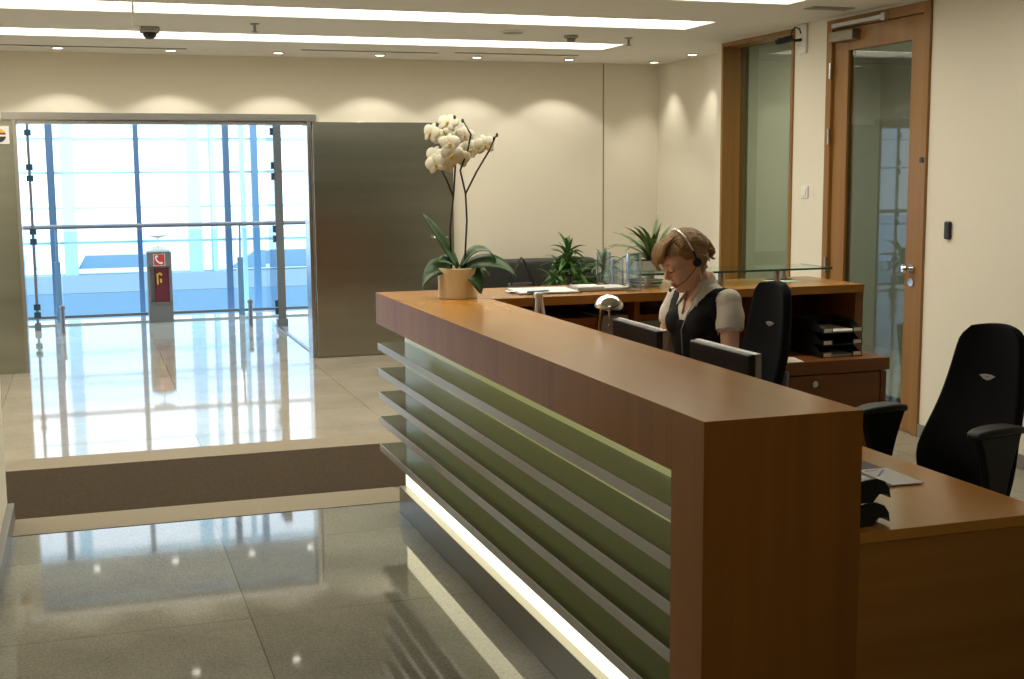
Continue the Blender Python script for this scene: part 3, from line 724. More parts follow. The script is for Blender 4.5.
t = thing('paper_pile', 'white and yellow papers on the low cabinet beside the far chair', 'papers', (2.957, 5.089, KZ), R(-12), size=ES)
MB().box(-.15, .15, -.09, .075, 0, .004).build('sheet', M['paper'], t); MB().box(-.02, .12, -.06, .08, .0042, .006, Matrix.Rotation(R(8), 4, 'Z')).build('yellow_note', pbr('pale_yellow_paper', (.7, .6, .3), .8), t)
t = thing('pen', 'dark pen and slip of paper lying on the back counter under the glass shelf end', 'pen', (3.213, 5.469, CZ+.007), R(-30), size=ES)
MB().tube([(-.07, 0, 0), (.06, 0, 0), (.075, 0, 0)], [.0045, .0045, .001], 8).build('barrel', M['black'], t)
t = thing('memo_sheet', 'white sheet lying on the back counter under the glass shelf end', 'paper', (3.213, 5.452, CZ), R(12), size=ES)
MB().box(-.07, .07, -.08, .08, 0, .002).build('sheet', M['paper'], t)
# boxes inside the compartments
def gbox(lab, x0, x1, y0, y1, z1, mat, lid):
    t = thing('storage_box', lab, 'box', ((x0+x1)/2, (y0+y1)/2, KZ), group='storage boxes under the back counter')
    MB(t.location).box(x0, x1, y0, y1, KZ, z1-.03).build('box_body', M[mat], t, bev=.002); MB(t.location).box(x0-.004, x1+.004, y0-.004, y1+.004, z1-.03, z1).build('lid', M[lid], t, bev=.002)
gbox('brown wooden box in the open compartment left of the desk lamp', 1.914, 2.136, 5.212, 5.512, 1.163, 'wood_red', 'wood_red')
gbox('pale grey box in the open compartment behind the monitor', 2.162, 2.290, 5.212, 5.512, 1.168, 'greycard', 'greycard')
gbox('wide pale grey box in the open compartment beside the seated woman', 2.358, 2.632, 5.230, 5.512, 1.163, 'greycard', 'wood_red')
gbox('flat pale grey box left in the open compartment under the clipboard', 1.726, 1.88, 5.23, 5.512, 1.142, 'greycard', 'greycard')

# ------------------------------------------------------------------ office chairs
def office_chair(lab, loc, rz, top, arms=True, arm_z=.91, lean=.135, seat=.50):
    t = thing('office_chair', lab, 'office chair', loc, rz, group='black office chairs', size=ES)
    # local: faces +x
    def fn(u, v):
        a = (u-.5)*2; b = (v-.5)*2
        return Vector((.22*a, .235*b*(1-.06*max(0, a)**2), seat-.035-.02*max(0, a)**3+.008*(abs(b)**2)-.01)), Vector((0, 0, 1))
    MB().sheet(fn, 10, 10, .07).build('seat', M['fabric'], t, bev=.025, smooth=True, seg=3)
    H0, H1 = seat+.02, top
    prof = [(0, .14), (.05, .165), (.15, .195), (.25, .213), (.33, .214), (.45, .198), (.6, .178), (.75, .160), (.88, .146), (.95, .132), (.98, .118), (1, .095)]
    def wid(u):
        for (a, wa), (b, wb) in zip(prof, prof[1:]):
            if a <= u <= b: return wa+(wb-wa)*(u-a)/(b-a)
        return prof[-1][1]
    def fb(u, v):
        z = H0+(H1-H0)*u; b = (v-.5)*2
        x = -.20-lean*u+.05*math.exp(-((u-.3)/.22)**2)+.035*b*b
        return Vector((x, wid(u)*b, z-.012*b*b*(u > .95))), Vector((1, 0, .1)).normalized()
    bk = MB().sheet(fb, 22, 10, .05).build('backrest', M['fabric'], t, bev=.018, smooth=True, seg=3)
    u0 = .72; p, _ = fb(u0, .5)
    X = Matrix.Translation((p.x+.026, 0, p.z)) @ Matrix.Scale(.8, 4) @ Matrix.Rotation(R(-5), 4, 'Y')
    MB().prism([(-.045, .006), (-.02, .012), (0, .013), (.02, .012), (.045, .006), (.02, -.010), (0, -.016), (-.02, -.010)], 'x', 0, .005, X).build('badge', M['silver'], bk, bev=.001)
    MB().prism([(-.018, .003), (0, .006), (.018, .003), (0, -.007)], 'x', .0046, .0062, X).build('badge_inset', M['greycard'], bk)
    MB().tube([(-.10, 0, seat-.10), (-.22, 0, seat-.09), (-.275, 0, seat+.03), (-.285, 0, seat+.3)], .022, 10, flat=1.6).build('back_post', M['black'], t, smooth=True)
    MB().box(-.12, .12, -.09, .09, seat-.14, seat-.087).build('mechanism', M['black'], t, bev=.01)
    MB().cyl((0, 0, .10), (0, 0, seat-.135), .026).build('gas_column', M['black'], t)
    for i in range(5):
        a = R(72*i+18); d = Vector((math.cos(a), math.sin(a), 0))
        MB().tube([d*.02+Vector((0, 0, .10)), d*.16+Vector((0, 0, .092)), d*.29+Vector((0, 0, .070))], [.028, .022, .017], 8).build('base_leg', M['black'], t, smooth=True)
        q = d*.285; s_ = Vector((-d.y, d.x, 0))
        MB().cyl(q+s_*.024+Vector((0, 0, .026)), q-s_*.024+Vector((0, 0, .026)), .026, seg=16).cyl(q+Vector((0, 0, .026)), q+Vector((0, 0, .07)), .008, seg=8).build('caster', M['black'], t)
    if arms:
        for sy in (-1, 1):
            y = .262*sy
            arm = MB().sheet(lambda u, v: (Vector((.02+(.045+.085*max(0, u-.55)**1.5*2.6)*(v-.5)*2-.02*u, y, seat-.12+(arm_z-.03-seat+.12)*u)), Vector((0, 1, 0))), 10, 4, .035).box(-.03, .06, min(y, .08*sy), max(y, .08*sy), seat-.13, seat-.095)
            arm = arm.build('armrest', M['black'], t, bev=.006, smooth=False)
            MB().sheet(lambda u, v: (Vector((-.115+.25*u, y+.045*(v-.5)*2*(math.sin(math.pi*(.08+.84*u))**.35), arm_z-.012-.012*abs(2*u-1)**3)), Vector((0, 0, 1))), 12, 6, .026).build('arm_pad', M['armgrey'], arm, bev=.009, smooth=True)
    return t
office_chair('black office chair at the right, nearer the viewer, empty and turned sideways', (2.500, 3.281, ZU), R(193), 1.227, True, .914)
office_chair('black office chair the seated woman sits on, with only the backrest showing', (2.401, 4.461, ZU), R(181), 1.292, False, lean=.06, seat=.56)

# ------------------------------------------------------------------ seated woman
def make_woman():
    t = thing('person', 'seated woman in black waistcoat and white blouse with headset, looking down', 'person', (2.346, 4.550, ZU), R(196), size=ES)
    U = .262      # rise of the upper body above the drawing zero
    HP = Vector((.142, .0, 1.132+U)); tilt = R(24)
    HX = Matrix.Translation(HP) @ Matrix.Rotation(R(-15), 4, 'Z') @ Matrix.Rotation(tilt, 4, 'Y') @ Matrix.Scale(1.06, 4)
    b = MB()
    def ring(c, rx, ry, tl=0., n=28, p=2.3):
        o = []
        for k in range(n):
            a = 2*math.pi*k/n; ca, sa = math.cos(a), math.sin(a)
            x = math.copysign(abs(ca)**(2/p), ca)*rx; y = math.copysign(abs(sa)**(2/p), sa)*ry
            o.append(Vector((c[0]+x*math.cos(tl), c[1]+y, c[2]-x*math.sin(tl))))
        return o
    tors = [((-.02, 0, .425), .10, .145), ((-.01, 0, .48), .118, .172), ((0, 0, .55), .115, .170), ((.008, 0, .64), .095, .140), ((.015, 0, .70), .090, .130), ((.028, 0, .78), .105, .140),
            ((.036, 0, .85), .115, .150), ((.034, 0, .90), .105, .158), ((.026, 0, .945), .085, .165), ((.024, 0, .975), .068, .150), ((.028, 0, 1.0), .055, .10), ((.034, 0, 1.02), .05, .065)]
    tors = [((c[0], c[1], c[2]+U if c[2] > .85 else .57+(c[2]-.425)*1.275), rx, ry) for c, rx, ry in tors]
    b.rings([ring(c, rx, ry, .1) for c, rx, ry in tors])
    for s in (-1, 1): b.ell((.105, .068*s, .845+U), (.05, .062, .06))
    # neck
    b.tube([(.022, 0, .97+U), (.04, 0, 1.03+U), (.088, 0, 1.085+U), (.122, .0, 1.125+U)], [.062, .052, .050, .052], 20)
    # head
    b.ell((-.014, 0, .032), (.097, .077, .092), 28, 18, HX)
    b.ell((.024, 0, -.038), (.066, .060, .088), 24, 16, HX)
    b.ell((.035, 0, .025), (.062, .066, .06), 24, 16, HX)
    b.ell((.058, 0, -.100), (.026, .028, .022), 16, 10, HX)
    b.ell((.06, 0, -.068), (.032, .034, .030), 16, 10, HX)
    for s in (-1, 1):
        b.ell((.052, .034*s, -.035), (.034, .026, .030), 14, 10, HX)
        b.ell((.072, .030*s, .022), (.020, .026, .010), 12, 8, HX)
        b.tube([(.03, .045*s, -.075), (-.025, .060*s, -.04)], [.016, .012], 10, xf=HX)
        b.ell((-.012, .078*s, -.014), (.016, .009, .029), 14, 10, HX)
    b.tube([(.088, 0, .012), (.101, 0, -.012), (.112, 0, -.032)], [.008, .0095, .0125], 10, xf=HX)
    for s in (-1, 1): b.ell((.100, .010*s, -.036), (.010, .008, .008), 10, 8, HX)
    b.ell((.089, 0, -.064), (.010, .022, .0065), 12, 8, HX); b.ell((.087, 0, -.076), (.010, .019, .007), 12, 8, HX)
    # arms
    arms = {}
    for s, EL, WR in ((1, Vector((.06, .225, .685+U)), Vector((.300, .135, .645+U))), (-1, Vector((.09, -.215, .685+U)), Vector((.315, -.10, .645+U)))):
        SH = Vector((.022, .165*s, .945+U))
        b.ell(SH, (.055, .05, .055))
        m = SH.lerp(EL, .5)
        b.tube([SH, SH.lerp(EL, .25)+Vector((0, .008*s, 0)), m, EL.lerp(SH, .15), EL], [.050, .050, .045, .040, .038], 18)
        b.ell(EL, (.039, .038, .038))
        b.tube([EL, EL.lerp(WR, .3), EL.lerp(WR, .65), WR], [.038, .040, .032, .025], 16)
        f = (WR-EL).normalized(); f.z *= .2; f.normalize(); sd = Vector((-f.y, f.x, 0))*s
        b.ell(WR+f*.005, (.026, .026, .020))
        X = Matrix((f, Vector((-f.y, f.x, 0)), Vector((0, 0, 1)))).transposed().to_4x4(); X.translation = WR+f*.05
        b.ell((0, 0, 0), (.05, .038, .016), 16, 10, X)
        for i, (L, off) in enumerate(((.064, -.027), (.074, -.009), (.070, .010), (.054, .027))):
            k = off*s
            b.tube([(.035, k, .004), (.035+L*.45, k*1.1, .006), (.035+L*.8, k*1.12, -.008), (.035+L, k*1.12, -.022)], [.0092, .0088, .0082, .007], 8, xf=X)
        b.tube([(-.02, -.030*s, 0), (.015, -.052*s, -.004), (.045, -.058*s, -.014)], [.012, .0105, .0085], 8, xf=X)
        arms[s] = (SH, EL, WR)
    # legs
    for s in (-1, 1):
        hp, kn, an = Vector((.0, .09*s, .648)), Vector((.44, .10*s, .585)), Vector((.40, .10*s, .085))
        b.tube([hp, hp.lerp(kn, .5), kn], [.082, .070, .056], 18); b.ell(kn, (.057, .056, .055))
        b.tube([kn, kn.lerp(an, .3), kn.lerp(an, .7), an], [.054, .054, .042, .034], 16)
        b.tube([an+Vector((-.03, 0, -.035)), an+Vector((.03, 0, -.045)), an+Vector((.12, 0, -.06)), an+Vector((.17, 0, -.063))], [.036, .036, .030, .018], 12)
    tmp = b.build('tmp', M['skin'])
    md = tmp.modifiers.new('r', 'REMESH'); md.mode = 'VOXEL'; md.voxel_size = .0052
    ms = tmp.modifiers.new('s', 'SMOOTH'); ms.factor = .5; ms.iterations = 3
    dg = bpy.context.evaluated_depsgraph_get()
    me = bpy.data.meshes.new_from_object(tmp.evaluated_get(dg)); bpy.data.objects.remove(tmp)
    me.materials.clear(); me.materials.append(M['skin']); me.materials.append(M['lips'])
    HI = HX.inverted()
    co = [v.co.copy() for v in me.vertices]; no = [v.normal.copy() for v in me.vertices]
    for p in me.polygons:
        p.use_smooth = True
        q = HI @ p.center
        if q.x > .082 and abs(q.y) < .022-.35*abs(q.z+.0695) and -.083 < q.z < -.057: p.material_index = 1
    body = bpy.data.objects.new('body', me); COL.objects.link(body); body.parent = t
    def seg(p, a, b_):
        d = b_-a; u = max(0, min(1, (p-a).dot(d)/d.length_squared)); return (p-(a+d*u)).length, u
    def shell(name, test, off, mat, noise=0.):
        keep = [p for p in me.polygons if test(p.center)]
        idx = {}; vs = []; fs = []
        for p in keep:
            f = []
            for i in p.vertices:
                if i not in idx:
                    idx[i] = len(vs); o_ = off(co[i]) if callable(off) else off
                    if noise: o_ += noise*math.sin((co[i].z-U)*90+co[i].y*40)*math.sin(co[i].x*70+2)
                    vs.append(co[i]+no[i]*o_)
                f.append(idx[i])
            fs.append(f)
        m = MB(); m.add(vs, fs); o = m.build(name, M[mat], t, smooth=True)
        sd = o.modifiers.new('solid', 'SOLIDIFY'); sd.thickness = .004; sd.offset = 1.
        return o
    def armside(p):
        s = 1 if p.y > 0 else -1; SH, EL, WR = arms[s]
        d, u = seg(p, SH, EL); return s, d, u
    def is_arm(p):
        s, d, u = armside(p)
        return abs(p.y) > .146+.04*max(0, (.97+U-p.z))+.12*max(0, .92+U-p.z) and p.z > .66+U and d < .075 and p.z < 1.0+U
    def torso(p): return (p.z > .66 and p.z < 1.03+U and p.x < .2 and not is_arm(p) and (HI @ p).z < -.10 and not (p.z < .80 and p.x > .11)
                          and not (abs(p.y) > .15 and p.z < .80+U and armside(p)[1] < .058))
    def vneck(p):   # open front of the waistcoat
        return p.x > .03 and p.z > .86+U and abs(p.y) < .02+(p.z-.86-U)*.62
    def collar_open(p): return p.x > .05 and p.z > .885+U and abs(p.y) < .008+(p.z-.885-U)*.42
    shell('waistcoat', lambda p: torso(p) and not vneck(p) and abs(p.y) < (.170-.10*max(0, p.z-.86-U) if p.z > .90+U else .23) and p.z < .995+U, lambda c: .012, 'vest')
    shell('blouse', lambda p: (torso(p) and p.z > .78+U and p.z < 1.022+U and not collar_open(p)) or (is_arm(p) and armside(p)[2] < .46), lambda c: (.006 if not is_arm(c) else   .006+.008*min(1, max(0, armside(c)[2]*3))), 'blouse', noise=.0015)
    shell('trousers', lambda p: p.z < .78 and not is_arm(p) and p.z > .10 , .006, 'trouser')
    shell('shoes', lambda p: p.z <= .10, .004, 'black')
    # sleeve cuffs
    for s in (1, -1):
        SH, EL, WR = arms[s]; d = (EL-SH).normalized(); c0 = SH.lerp(EL, .43); c1 = SH.lerp(EL, .50)
        c0 = c0+Vector((0, .003*s, 0)); c1 = c1+Vector((0, .003*s, 0))
        MB().tube([c0, c1], [.058, .055], 24, cap=False).tube([c0, c1], [.054, .052], 24, cap=False).build('sleeve_cuff', M['blouse'], t, smooth=True)
    # collar
    cl = MB()
    def cfn(u, v):
        a = R(40+280*u); r = .060+.012*v
        front = abs(u-.5)*2
        zc = 1.035+U-.030*front*front
        return Vector((.045+math.cos(a)*r*1.05+.012*front*0, math.sin(a)*r, zc+.024*(1-v)-.006*v+.02*(1-front))), Vector((math.cos(a), math.sin(a), .5)).normalized()
    cl.sheet(cfn, 24, 3, .003)
    for s in (1, -1):
        P = [Vector((.085, .050*s, 1.035+U)), Vector((.112, .024*s, .985+U)), Vector((.128, .066*s, .925+U)), Vector((.06, .088*s, 1.000+U))]
        n = (P[1]-P[0]).cross(P[2]-P[0]).normalized()
        if n.x < 0: n = -n
        cl.add([q+n*.004 for q in P]+[q+n*.001 for q in P], [(0, 1, 2, 3), (7, 6, 5, 4), (0, 4, 5, 1), (1, 5, 6, 2), (2, 6, 7, 3), (3, 7, 4, 0)])
    cl.build('collar', M['blouse'], t, smooth=False)
    # lanyard line on the waistcoat front
    MB().tube([(.10, .055, .985+U), (.150, .035, .90+U), (.172, .015, .82+U), (.150, .0, .70+U)], .0025, 6).build('lanyard', M['greycard'], t, smooth=True)
    # hair: cap over the skull, swept strands, fringe and a loose knot
    hm = MB()
    def hairy(p):
        q = HI @ p
        if q.z < -.075: return False
        if abs(q.y) > .066 and -.04 < q.x < .012 and -.05 < q.z < .012: return False
        line = .060 if q.x > .055 else (.060-(.055-q.x)*.75)
        if q.x < -.035: line = -.07
        return q.z > line
    keep = [p for p in me.polygons if hairy(p.center)]
    idx = {}; vs = []; fs = []
    for p in keep:
        f = []
        for i in p.vertices:
            if i not in idx:
                idx[i] = len(vs); q = HI @ co[i]
                vs.append(co[i]+no[i]*(.013+.006*math.sin(q.x*60+q.y*35)*math.sin(q.y*80+1)))
            f.append(idx[i])
        fs.append(f)
    hm.add(vs, fs)
    rnd = random.Random(3)
    def onskull(a, ph, r=1.):      # a: 0 front .. pi back over the top, ph: sideways
        return HX @ Vector((-.016+.108*r*math.cos(a)*math.cos(ph), .088*r*math.sin(ph), .034+.104*r*math.sin(a)*math.cos(ph)))
    for i in range(190):
        ph = rnd.uniform(-1.32, 1.32); a0 = rnd.uniform(.35, .75)+.25*abs(ph); a1 = rnd.uniform(2.9, 3.55)
        P = []
        for k in range(9):
            u = k/8; a = a0+(a1-a0)*u; pp = ph*(1-.35*u*u)+.06*math.sin(u*5+i)
            P.append(onskull(a, pp, 1.+rnd.uniform(-.01, .03)))
        hm.tube(P, [.002]+[.0042]*7+[.002], 5)
    KC = Vector((-.100, .0, .005))
    for i in range(26):            # loose knot at the back
        a = rnd.uniform(0, 6.28); P = []
        for k in range(7):
            u = k/6; th = a+u*3.4
            P.append(HX @ (KC+Vector((-.012-.02*math.sin(u*3.1)*rnd.uniform(.4, 1.3), .036*math.cos(th)*(1-.2*u), .040*math.sin(th)*(1-.2*u)))))
        hm.tube(P, [.004, .006, .007, .007, .006, .005, .002], 6)
    for (y, z, dx, dz) in ((.02, .045, -.035, .03), (-.02, .05, -.03, .035), (.035, .0, -.04, .0), (.0, .02, -.045, .012), (.03, -.035, -.03, -.025), (.01, .03, -.05, .035)):
        P = [HX @ (KC+Vector((0, y, z*.6))), HX @ (KC+Vector((dx*.4, y*1.2, z+dz*.3))), HX @ (KC+Vector((dx*.75, y*1.3, z+dz*.6)))]
        hm.tube(P, [.009, .006, .0015], 6)
    for i in range(64):            # fringe swept forward and across to the right side
        u = i/63; y0 = -.055+.105*u; j = rnd.uniform(-.006, .006)
        P = [Vector((.03+.02*rnd.random(), y0*.6+.02, .128)), Vector((.078, y0*.9, .112+j)), Vector((.098+j, y0*1.0-.012, .078)), Vector((.106+j, y0*.8-.030, .042+j)), Vector((.106-.07*max(0, .3-u)+j, y0*.55-.052, -.012+.068*u))]
        if u > .75: P = P[:4]
        hm.tube([HX @ q for q in P], [.003]+[.0048]*(len(P)-2)+[.0015], 6)
    for i in range(26):            # strands down the temples towards the ear
        s = 1 if i % 2 else -1; u = rnd.random()
        P = [Vector((.045, .055*s, .105)), Vector((.05-.02*u, .078*s, .065)), Vector((.03-.03*u, .085*s, .030)), Vector((-.03-.03*u, .088*s, .014-.02*u)), Vector((-.08, .07*s, -.0-.03*u))]
        hm.tube([HX @ (q+Vector((rnd.uniform(-.006, .006), 0, rnd.uniform(-.006, .006)))) for q in P], [.002, .005, .006, .006, .003], 6)
    hm.build('hair', M['hair'], t, smooth=True)
    # eyes cast down: lids, lashes, brows
    for s in (-1, 1):
        e = MB().ell((.079, .030*s, -.002), (.012, .0155, .010), 14, 10, HX).build('eye', M['eyewhite'], t, smooth=True)
        MB().ell((.0812, .030*s, .0), (.0125, .0168, .0102), 14, 10, HX).build('eyelid', M['skin'], t, smooth=True)
        MB().tube([HX @ Vector(q) for q in ((.086, .014*s, -.007), (.0935, .024*s, -.0085), (.0925, .034*s, -.0085), (.082, .046*s, -.005))], [.0009, .0017, .0019, .001], 6).build('eyelashes', M['lash'], e)
        MB().tube([HX @ Vector(q) for q in ((.094, .012*s, .022), (.094, .024*s, .027), (.087, .038*s, .027), (.076, .050*s, .020))], [.0018, .0028, .0024, .001], 6).build('eyebrow', M['hair'], t)
    # headset
    h = thing('headset', 'thin silver headband headset with microphone boom on the woman', 'headset', (0, 0, 0)); 
    del h['category']; del h['label']; h.parent = t
    MB().tube([HX @ Vector((-.012+.0*k, .094*math.cos(a), .03+.118*math.sin(a))) for k, a in enumerate([R(-6+k*12) for k in range(17)])], .0042, 8).build('headband', M['chrome'], h, smooth=True)
    MB().cyl(HX @ Vector((-.010, .088, -.004)), HX @ Vector((-.010, .104, -.004)), .020, seg=20).tube([HX @ Vector((-.012, .098, .0)), HX @ Vector((-.012, .097, .05))], .006, 8).build('ear_cup', M['black'], h, bev=.003)
    MB().tube([HX @ Vector(q) for q in ((-.005, .102, -.012), (.03, .098, -.035), (.07, .082, -.056), (.105, .045, -.072), (.118, .022, -.078))], .0022, 6).ell(HX @ Vector((.120, .018, -.079)), (.008, .008, .010), 10, 8).build('microphone_boom', M['black'], h, smooth=True)
    MB().tube([HX @ Vector((-.010, .104, -.02)), HX @ Vector((.005, .10, -.09)), (.115, .075, 1.0+U), (.15, .05, .95+U)], .003, 6).build('cord', M['cable'], h, smooth=True)
    return t
make_woman()

# ------------------------------------------------------------------ plants, sofa behind
def pot_plant(lab, loc, ph, r, mat, heads, leafmat, group='potted plants behind the counter', seed=1, square=False, legs=None):
    rn = random.Random(seed)
    t = thing('potted_plant', lab, 'plant', loc, group=group, size=ES if square else 1.)
    if square:
        p = MB(); p.box(-r*1.5, r*1.5, -r*.8, r*.8, 0, ph)
        p.build('planter', M[mat], t, bev=.004); MB().box(-r*1.45, r*1.45, -r*.75, r*.75, ph, ph+.004).build('soil', M['soil'], t)
    else:
        MB().lathe([(.0001, 0), (r*.75, 0), (r, ph), (r*.93, ph), (r*.9, ph-.03), (.0001, ph-.03)]).build('pot', M[mat], t, smooth=False)
        MB().lathe([(r*.89, ph-.029), (.0001, ph-.02)]).build('soil', M['soil'], t)
    st = MB(); fo = MB()
    for (x, y, z, n, L, w, el0, el1, dr) in heads:
        st.tube([(x*.3, y*.3, ph-.02), (x*.8, y*.8, ph+(z-ph)*.6), (x, y, z)], [.012, .009, .006], 8)
        for k in range(n):
            az = k*2.399+rn.uniform(-.3, .3); el = R(rn.uniform(el0, el1)); zz = z-.10*(k/n)*L/.2
            fo.leaf((x, y, max(ph, zz)), (math.cos(az)*math.cos(el), math.sin(az)*math.cos(el), math.sin(el)), L*rn.uniform(.7, 1.1), w, droop=rn.uniform(dr*.6, dr*1.3), fold=.25, n=6, tip=1, twist=rn.uniform(-.4, .4))
    st.build('stem', M['stem'], t, smooth=True); fo.build('foliage', M[leafmat], t, smooth=True)
    return t
pot_plant('bushy green potted plant behind the far wing, left of the glass vases', (3.20, 8.05, ZU), .38, .17, 'skirting',
          [(-.10, 0, 1.02, 26, .15, .030, -25, 78, .7), (-.14, .05, .92, 26, .16, .031, -35, 60, .9), (-.05, -.05, .88, 26, .16, .031, -40, 55, .9), (.17, .02, .93, 22, .17, .030, -30, 70, .9), (.12, .0, .82, 20, .16, .031, -40, 50, .9), (-.20, -.03, .84, 24, .15, .030, -40, 55, .9), (-.09, .0, .96, 22, .15, .030, -35, 55, .9), (.03, .03, .82, 22, .16, .031, -35, 60, .9)], 'leaf2', seed=4)
pot_plant('arching striped leaf plant in white planter on the glass shelf behind the woman', (2.538, 5.494, 1.3412), .055, .075, 'white',
          [(0, 0, .085, 30, .26, .030, 15, 78, 1.0), (.02, .01, .10, 14, .25, .028, 30, 80, 1.1)], 'leaf3', seed=9, square=True)
t = thing('sofa', 'dark grey leather sofa standing against the cream back wall', 'sofa', (3.66, 10.15, ZU))
def rbox(nm, x0, x1, y0, y1, z0, z1, bv=.03): return MB().box(x0, x1, y0, y1, z0, z1).build(nm, M['darkgrey'], t, bev=bv, seg=3)
rbox('seat_cushion', -.46, .0, -.42, .2, .24, .42); rbox('seat_cushion', .004, .46, -.42, .2, .24, .42); rbox('base', -.55, .55, -.40, .38, .08, .24, .01)
rbox('backrest', -.60, .60, .2, .42, .24, .80, .04); rbox('armrest', -.60, -.464, -.42, .2, .24, .58); rbox('armrest', .464, .60, -.42, .2, .24, .58)
for sx in (-.5, .5):
    for sy in (-.34, .32): MB().cyl((sx, sy, 0), (sx, sy, .08), .02).build('foot', M['chrome'], t)
t = thing('handbag', 'black handbag with a looped strap standing on the dark sofa', 'handbag', (3.40, 9.90, ZU+.425))
MB().rings([[Vector((x*a, y*c2, z)) for x, y in ((-.13, -.06), (0, -.075), (.13, -.06), (.15, 0), (.13, .06), (0, .075), (-.13, .06), (-.15, 0))] for z, a, c2 in ((0, .9, 1.), (.02, 1.0, 1.1), (.14, .95, .8), (.22, .86, .35))]).build('bag', M['black'], t, bev=.008, smooth=True)
for y in (-.03, .03): MB().tube([(-.10, y, .2), (-.08, y, .30), (-.02, y*.5, .40), (-.005, 0, .43), (.02, y*.3, .40), (.07, y, .30), (.10, y, .2)], .009, 8, flat=.5).build('strap', M['black'], t, smooth=True)

# ------------------------------------------------------------------ foyer beyond the opening
t = thing('fire_post', 'grey fire telephone post with red phone sign in the glazed opening', 'fire post', (.725, 14.0, ZU))
k = MB(); W2, D2 = .125, .10
k.box(-W2, W2, -D2, D2, 0, .215); k.box(-W2, -W2+.03, -D2, D2, .215, .585); k.box(W2-.03, W2, -D2, D2, .215, .585); k.box(-W2+.03, W2-.03, D2-.03, D2, .215, .585); k.box(-W2, W2, -D2, D2, .585, .745)
k.build('cabinet', M['kiosk'], t, bev=.004)
MB().box(-W2+.012, W2-.012, -D2-.012, -D2+.02, .205, .218).box(-W2+.008, W2-.008, -D2-.016, -D2+.02, .582, .592).build('trim', M['slatmetal'], t)
MB().box(-.05, W2-.032, -D2+.03, D2-.035, .218, .580).build('red_door', M['darkred'], t)
MB().box(-W2+.032, -.052, -D2+.06, D2-.035, .218, .580).build('inner_shelf', M['rail_metal'], t)
MB().tube([(-.03, -D2+.02, .50), (.0, -D2+.012, .52), (.02, -D2+.02, .50)], .012, 8).box(-.03, -.015, -D2+.01, -D2+.028, .40, .50).box(.0, .02, -D2+.01, -D2+.028, .42, .46).build('nozzle', M['yellow'], t)
MB().box(-.06, .06, -D2-.004, -D2-.0005, .600, .728).build('phone_sign', M['white'], t)
sg = MB().box(-.054, .054, -D2-.0055, -D2-.0035, .606, .722).build('red_sign', M['red'], t)
MB().tube([(-.030, -D2-.006, .704), (-.036, -D2-.006, .682), (-.026, -D2-.006, .655), (-.004, -D2-.006, .634), (.022, -D2-.006, .624)], [.008, .008, .008, .008, .008], 8).ell((-.024, -D2-.006, .700), (.014, .003, .012), 10, 6).ell((.022, -D2-.006, .630), (.014, .003, .012), 10, 6).build('phone_symbol', M['paper'], sg)
MB().lathe([(.12, .745), (.11, .775), (.07, .795), (.0001, .80)], seg=24).build('lamp_cap', M['white'], t, smooth=True)
MB().cyl((0, 0, .79), (0, 0, .90), .006).build('stem', M['white'], t)
MB().lathe([(.0001, .885), (.03, .893), (.115, .915), (.115, .921), (.0001, .921)], seg=24).build('dish', M['white'], t, smooth=True)

t = thing('balustrade', 'glass balustrade with a long steel handrail at the foyer edge', 'railing', (.9, 14.4, ZU))
MB(t.location).tube([(-3.4, 14.32, 1.275), (5.1, 14.32, 1.275)], .024, 12).build('handrail', M['rail_metal'], t, smooth=True)
MB(t.location).box(-3.4, 5.1, 14.385, 14.415, ZU+.03, ZU+.06).build('bottom_rail', M['rail_metal'], t)
for i, x in enumerate((-1.55, -.30, 1.62, 2.9)):
    MB(t.location).box(x-.03, x+.03, 14.36, 14.42, ZU, .90).tube([(x, 14.38, .88), (x, 14.33, 1.10), (x, 14.32, 1.26)], .012, 8).build('post', M['midblue'], t)
for x0, x1 in ((-3.4, -1.59), (-1.51, -.34), (-.26, 1.58), (1.66, 2.86), (2.94, 5.1)):
    MB(t.location).box(x0, x1, 14.394, 14.404, ZU+.06, 1.22).build('glass_panel', M['rail_glass'], t)
for x, y, lab in ((-.255, 13.3, 'short steel floor post left of the fire telephone post'), (1.575, 13.2, 'short steel floor post right of the fire telephone post')):
    t = thing('floor_post', lab, 'floor post', (x, y, ZU), group='short steel floor posts in the foyer')
    MB().cyl((0, 0, 0), (0, 0, .24), .022).build('shaft', M['rail_metal'], t); MB().lathe([(.028, .24), (.03, .26), (.02, .275), (.0001, .278)]).build('knob', M['rail_metal'], t)

# open glass leaves of the foyer doors
def glass_leaf(lab, x, y0, y1, right):
    t = thing('glass_door_leaf', lab, 'glass door', (x, y0, ZU), group='open glass door leaves in the foyer')
    MB(t.location).box(x-.006, x+.006, y0+.03, y1, ZU+.03, 2.42).build('glass', M['pane'], t)
    MB(t.location).box(x-.045 if right else x-.012, x+.035 if right else x+.014, y0, y0+.03, ZU+.0, 2.335 if right else 2.36).build('edge_stile', M['kiosk'] if right else M['rail_metal'], t)
    MB(t.location).box(x-.06 if right else x-.03, x+.05 if right else x+.03, y0-.01, y0+.08, ZU, ZU+.075).build('floor_shoe', M['rail_metal'], t)
    for z in (2.24, 1.90, 1.79, 1.26, 1.16, .50, .42):
        MB(t.location).box(x-.075, x-.045, y0-.006, y0+.03, z-.035, z+.035).build('clamp', M['darkbluesteel'], t) if right else MB(t.location).box(x-.03, x+.035, y0-.008, y0, z-.03, z+.03).build('clamp', M['darkbluesteel'], t)
glass_leaf('open glass door leaf with dark steel edge at the right side of the opening', 1.885, 13.05, 14.2, True)
glass_leaf('open glass door leaf with clamps at the left side of the opening', -.50, 13.6, 14.2, False)
struct('trim_6', MB().box(OX1+.0, OX1+.03, YB+.2, 13.1, ZU, ZU+.01), M['rail_metal'])

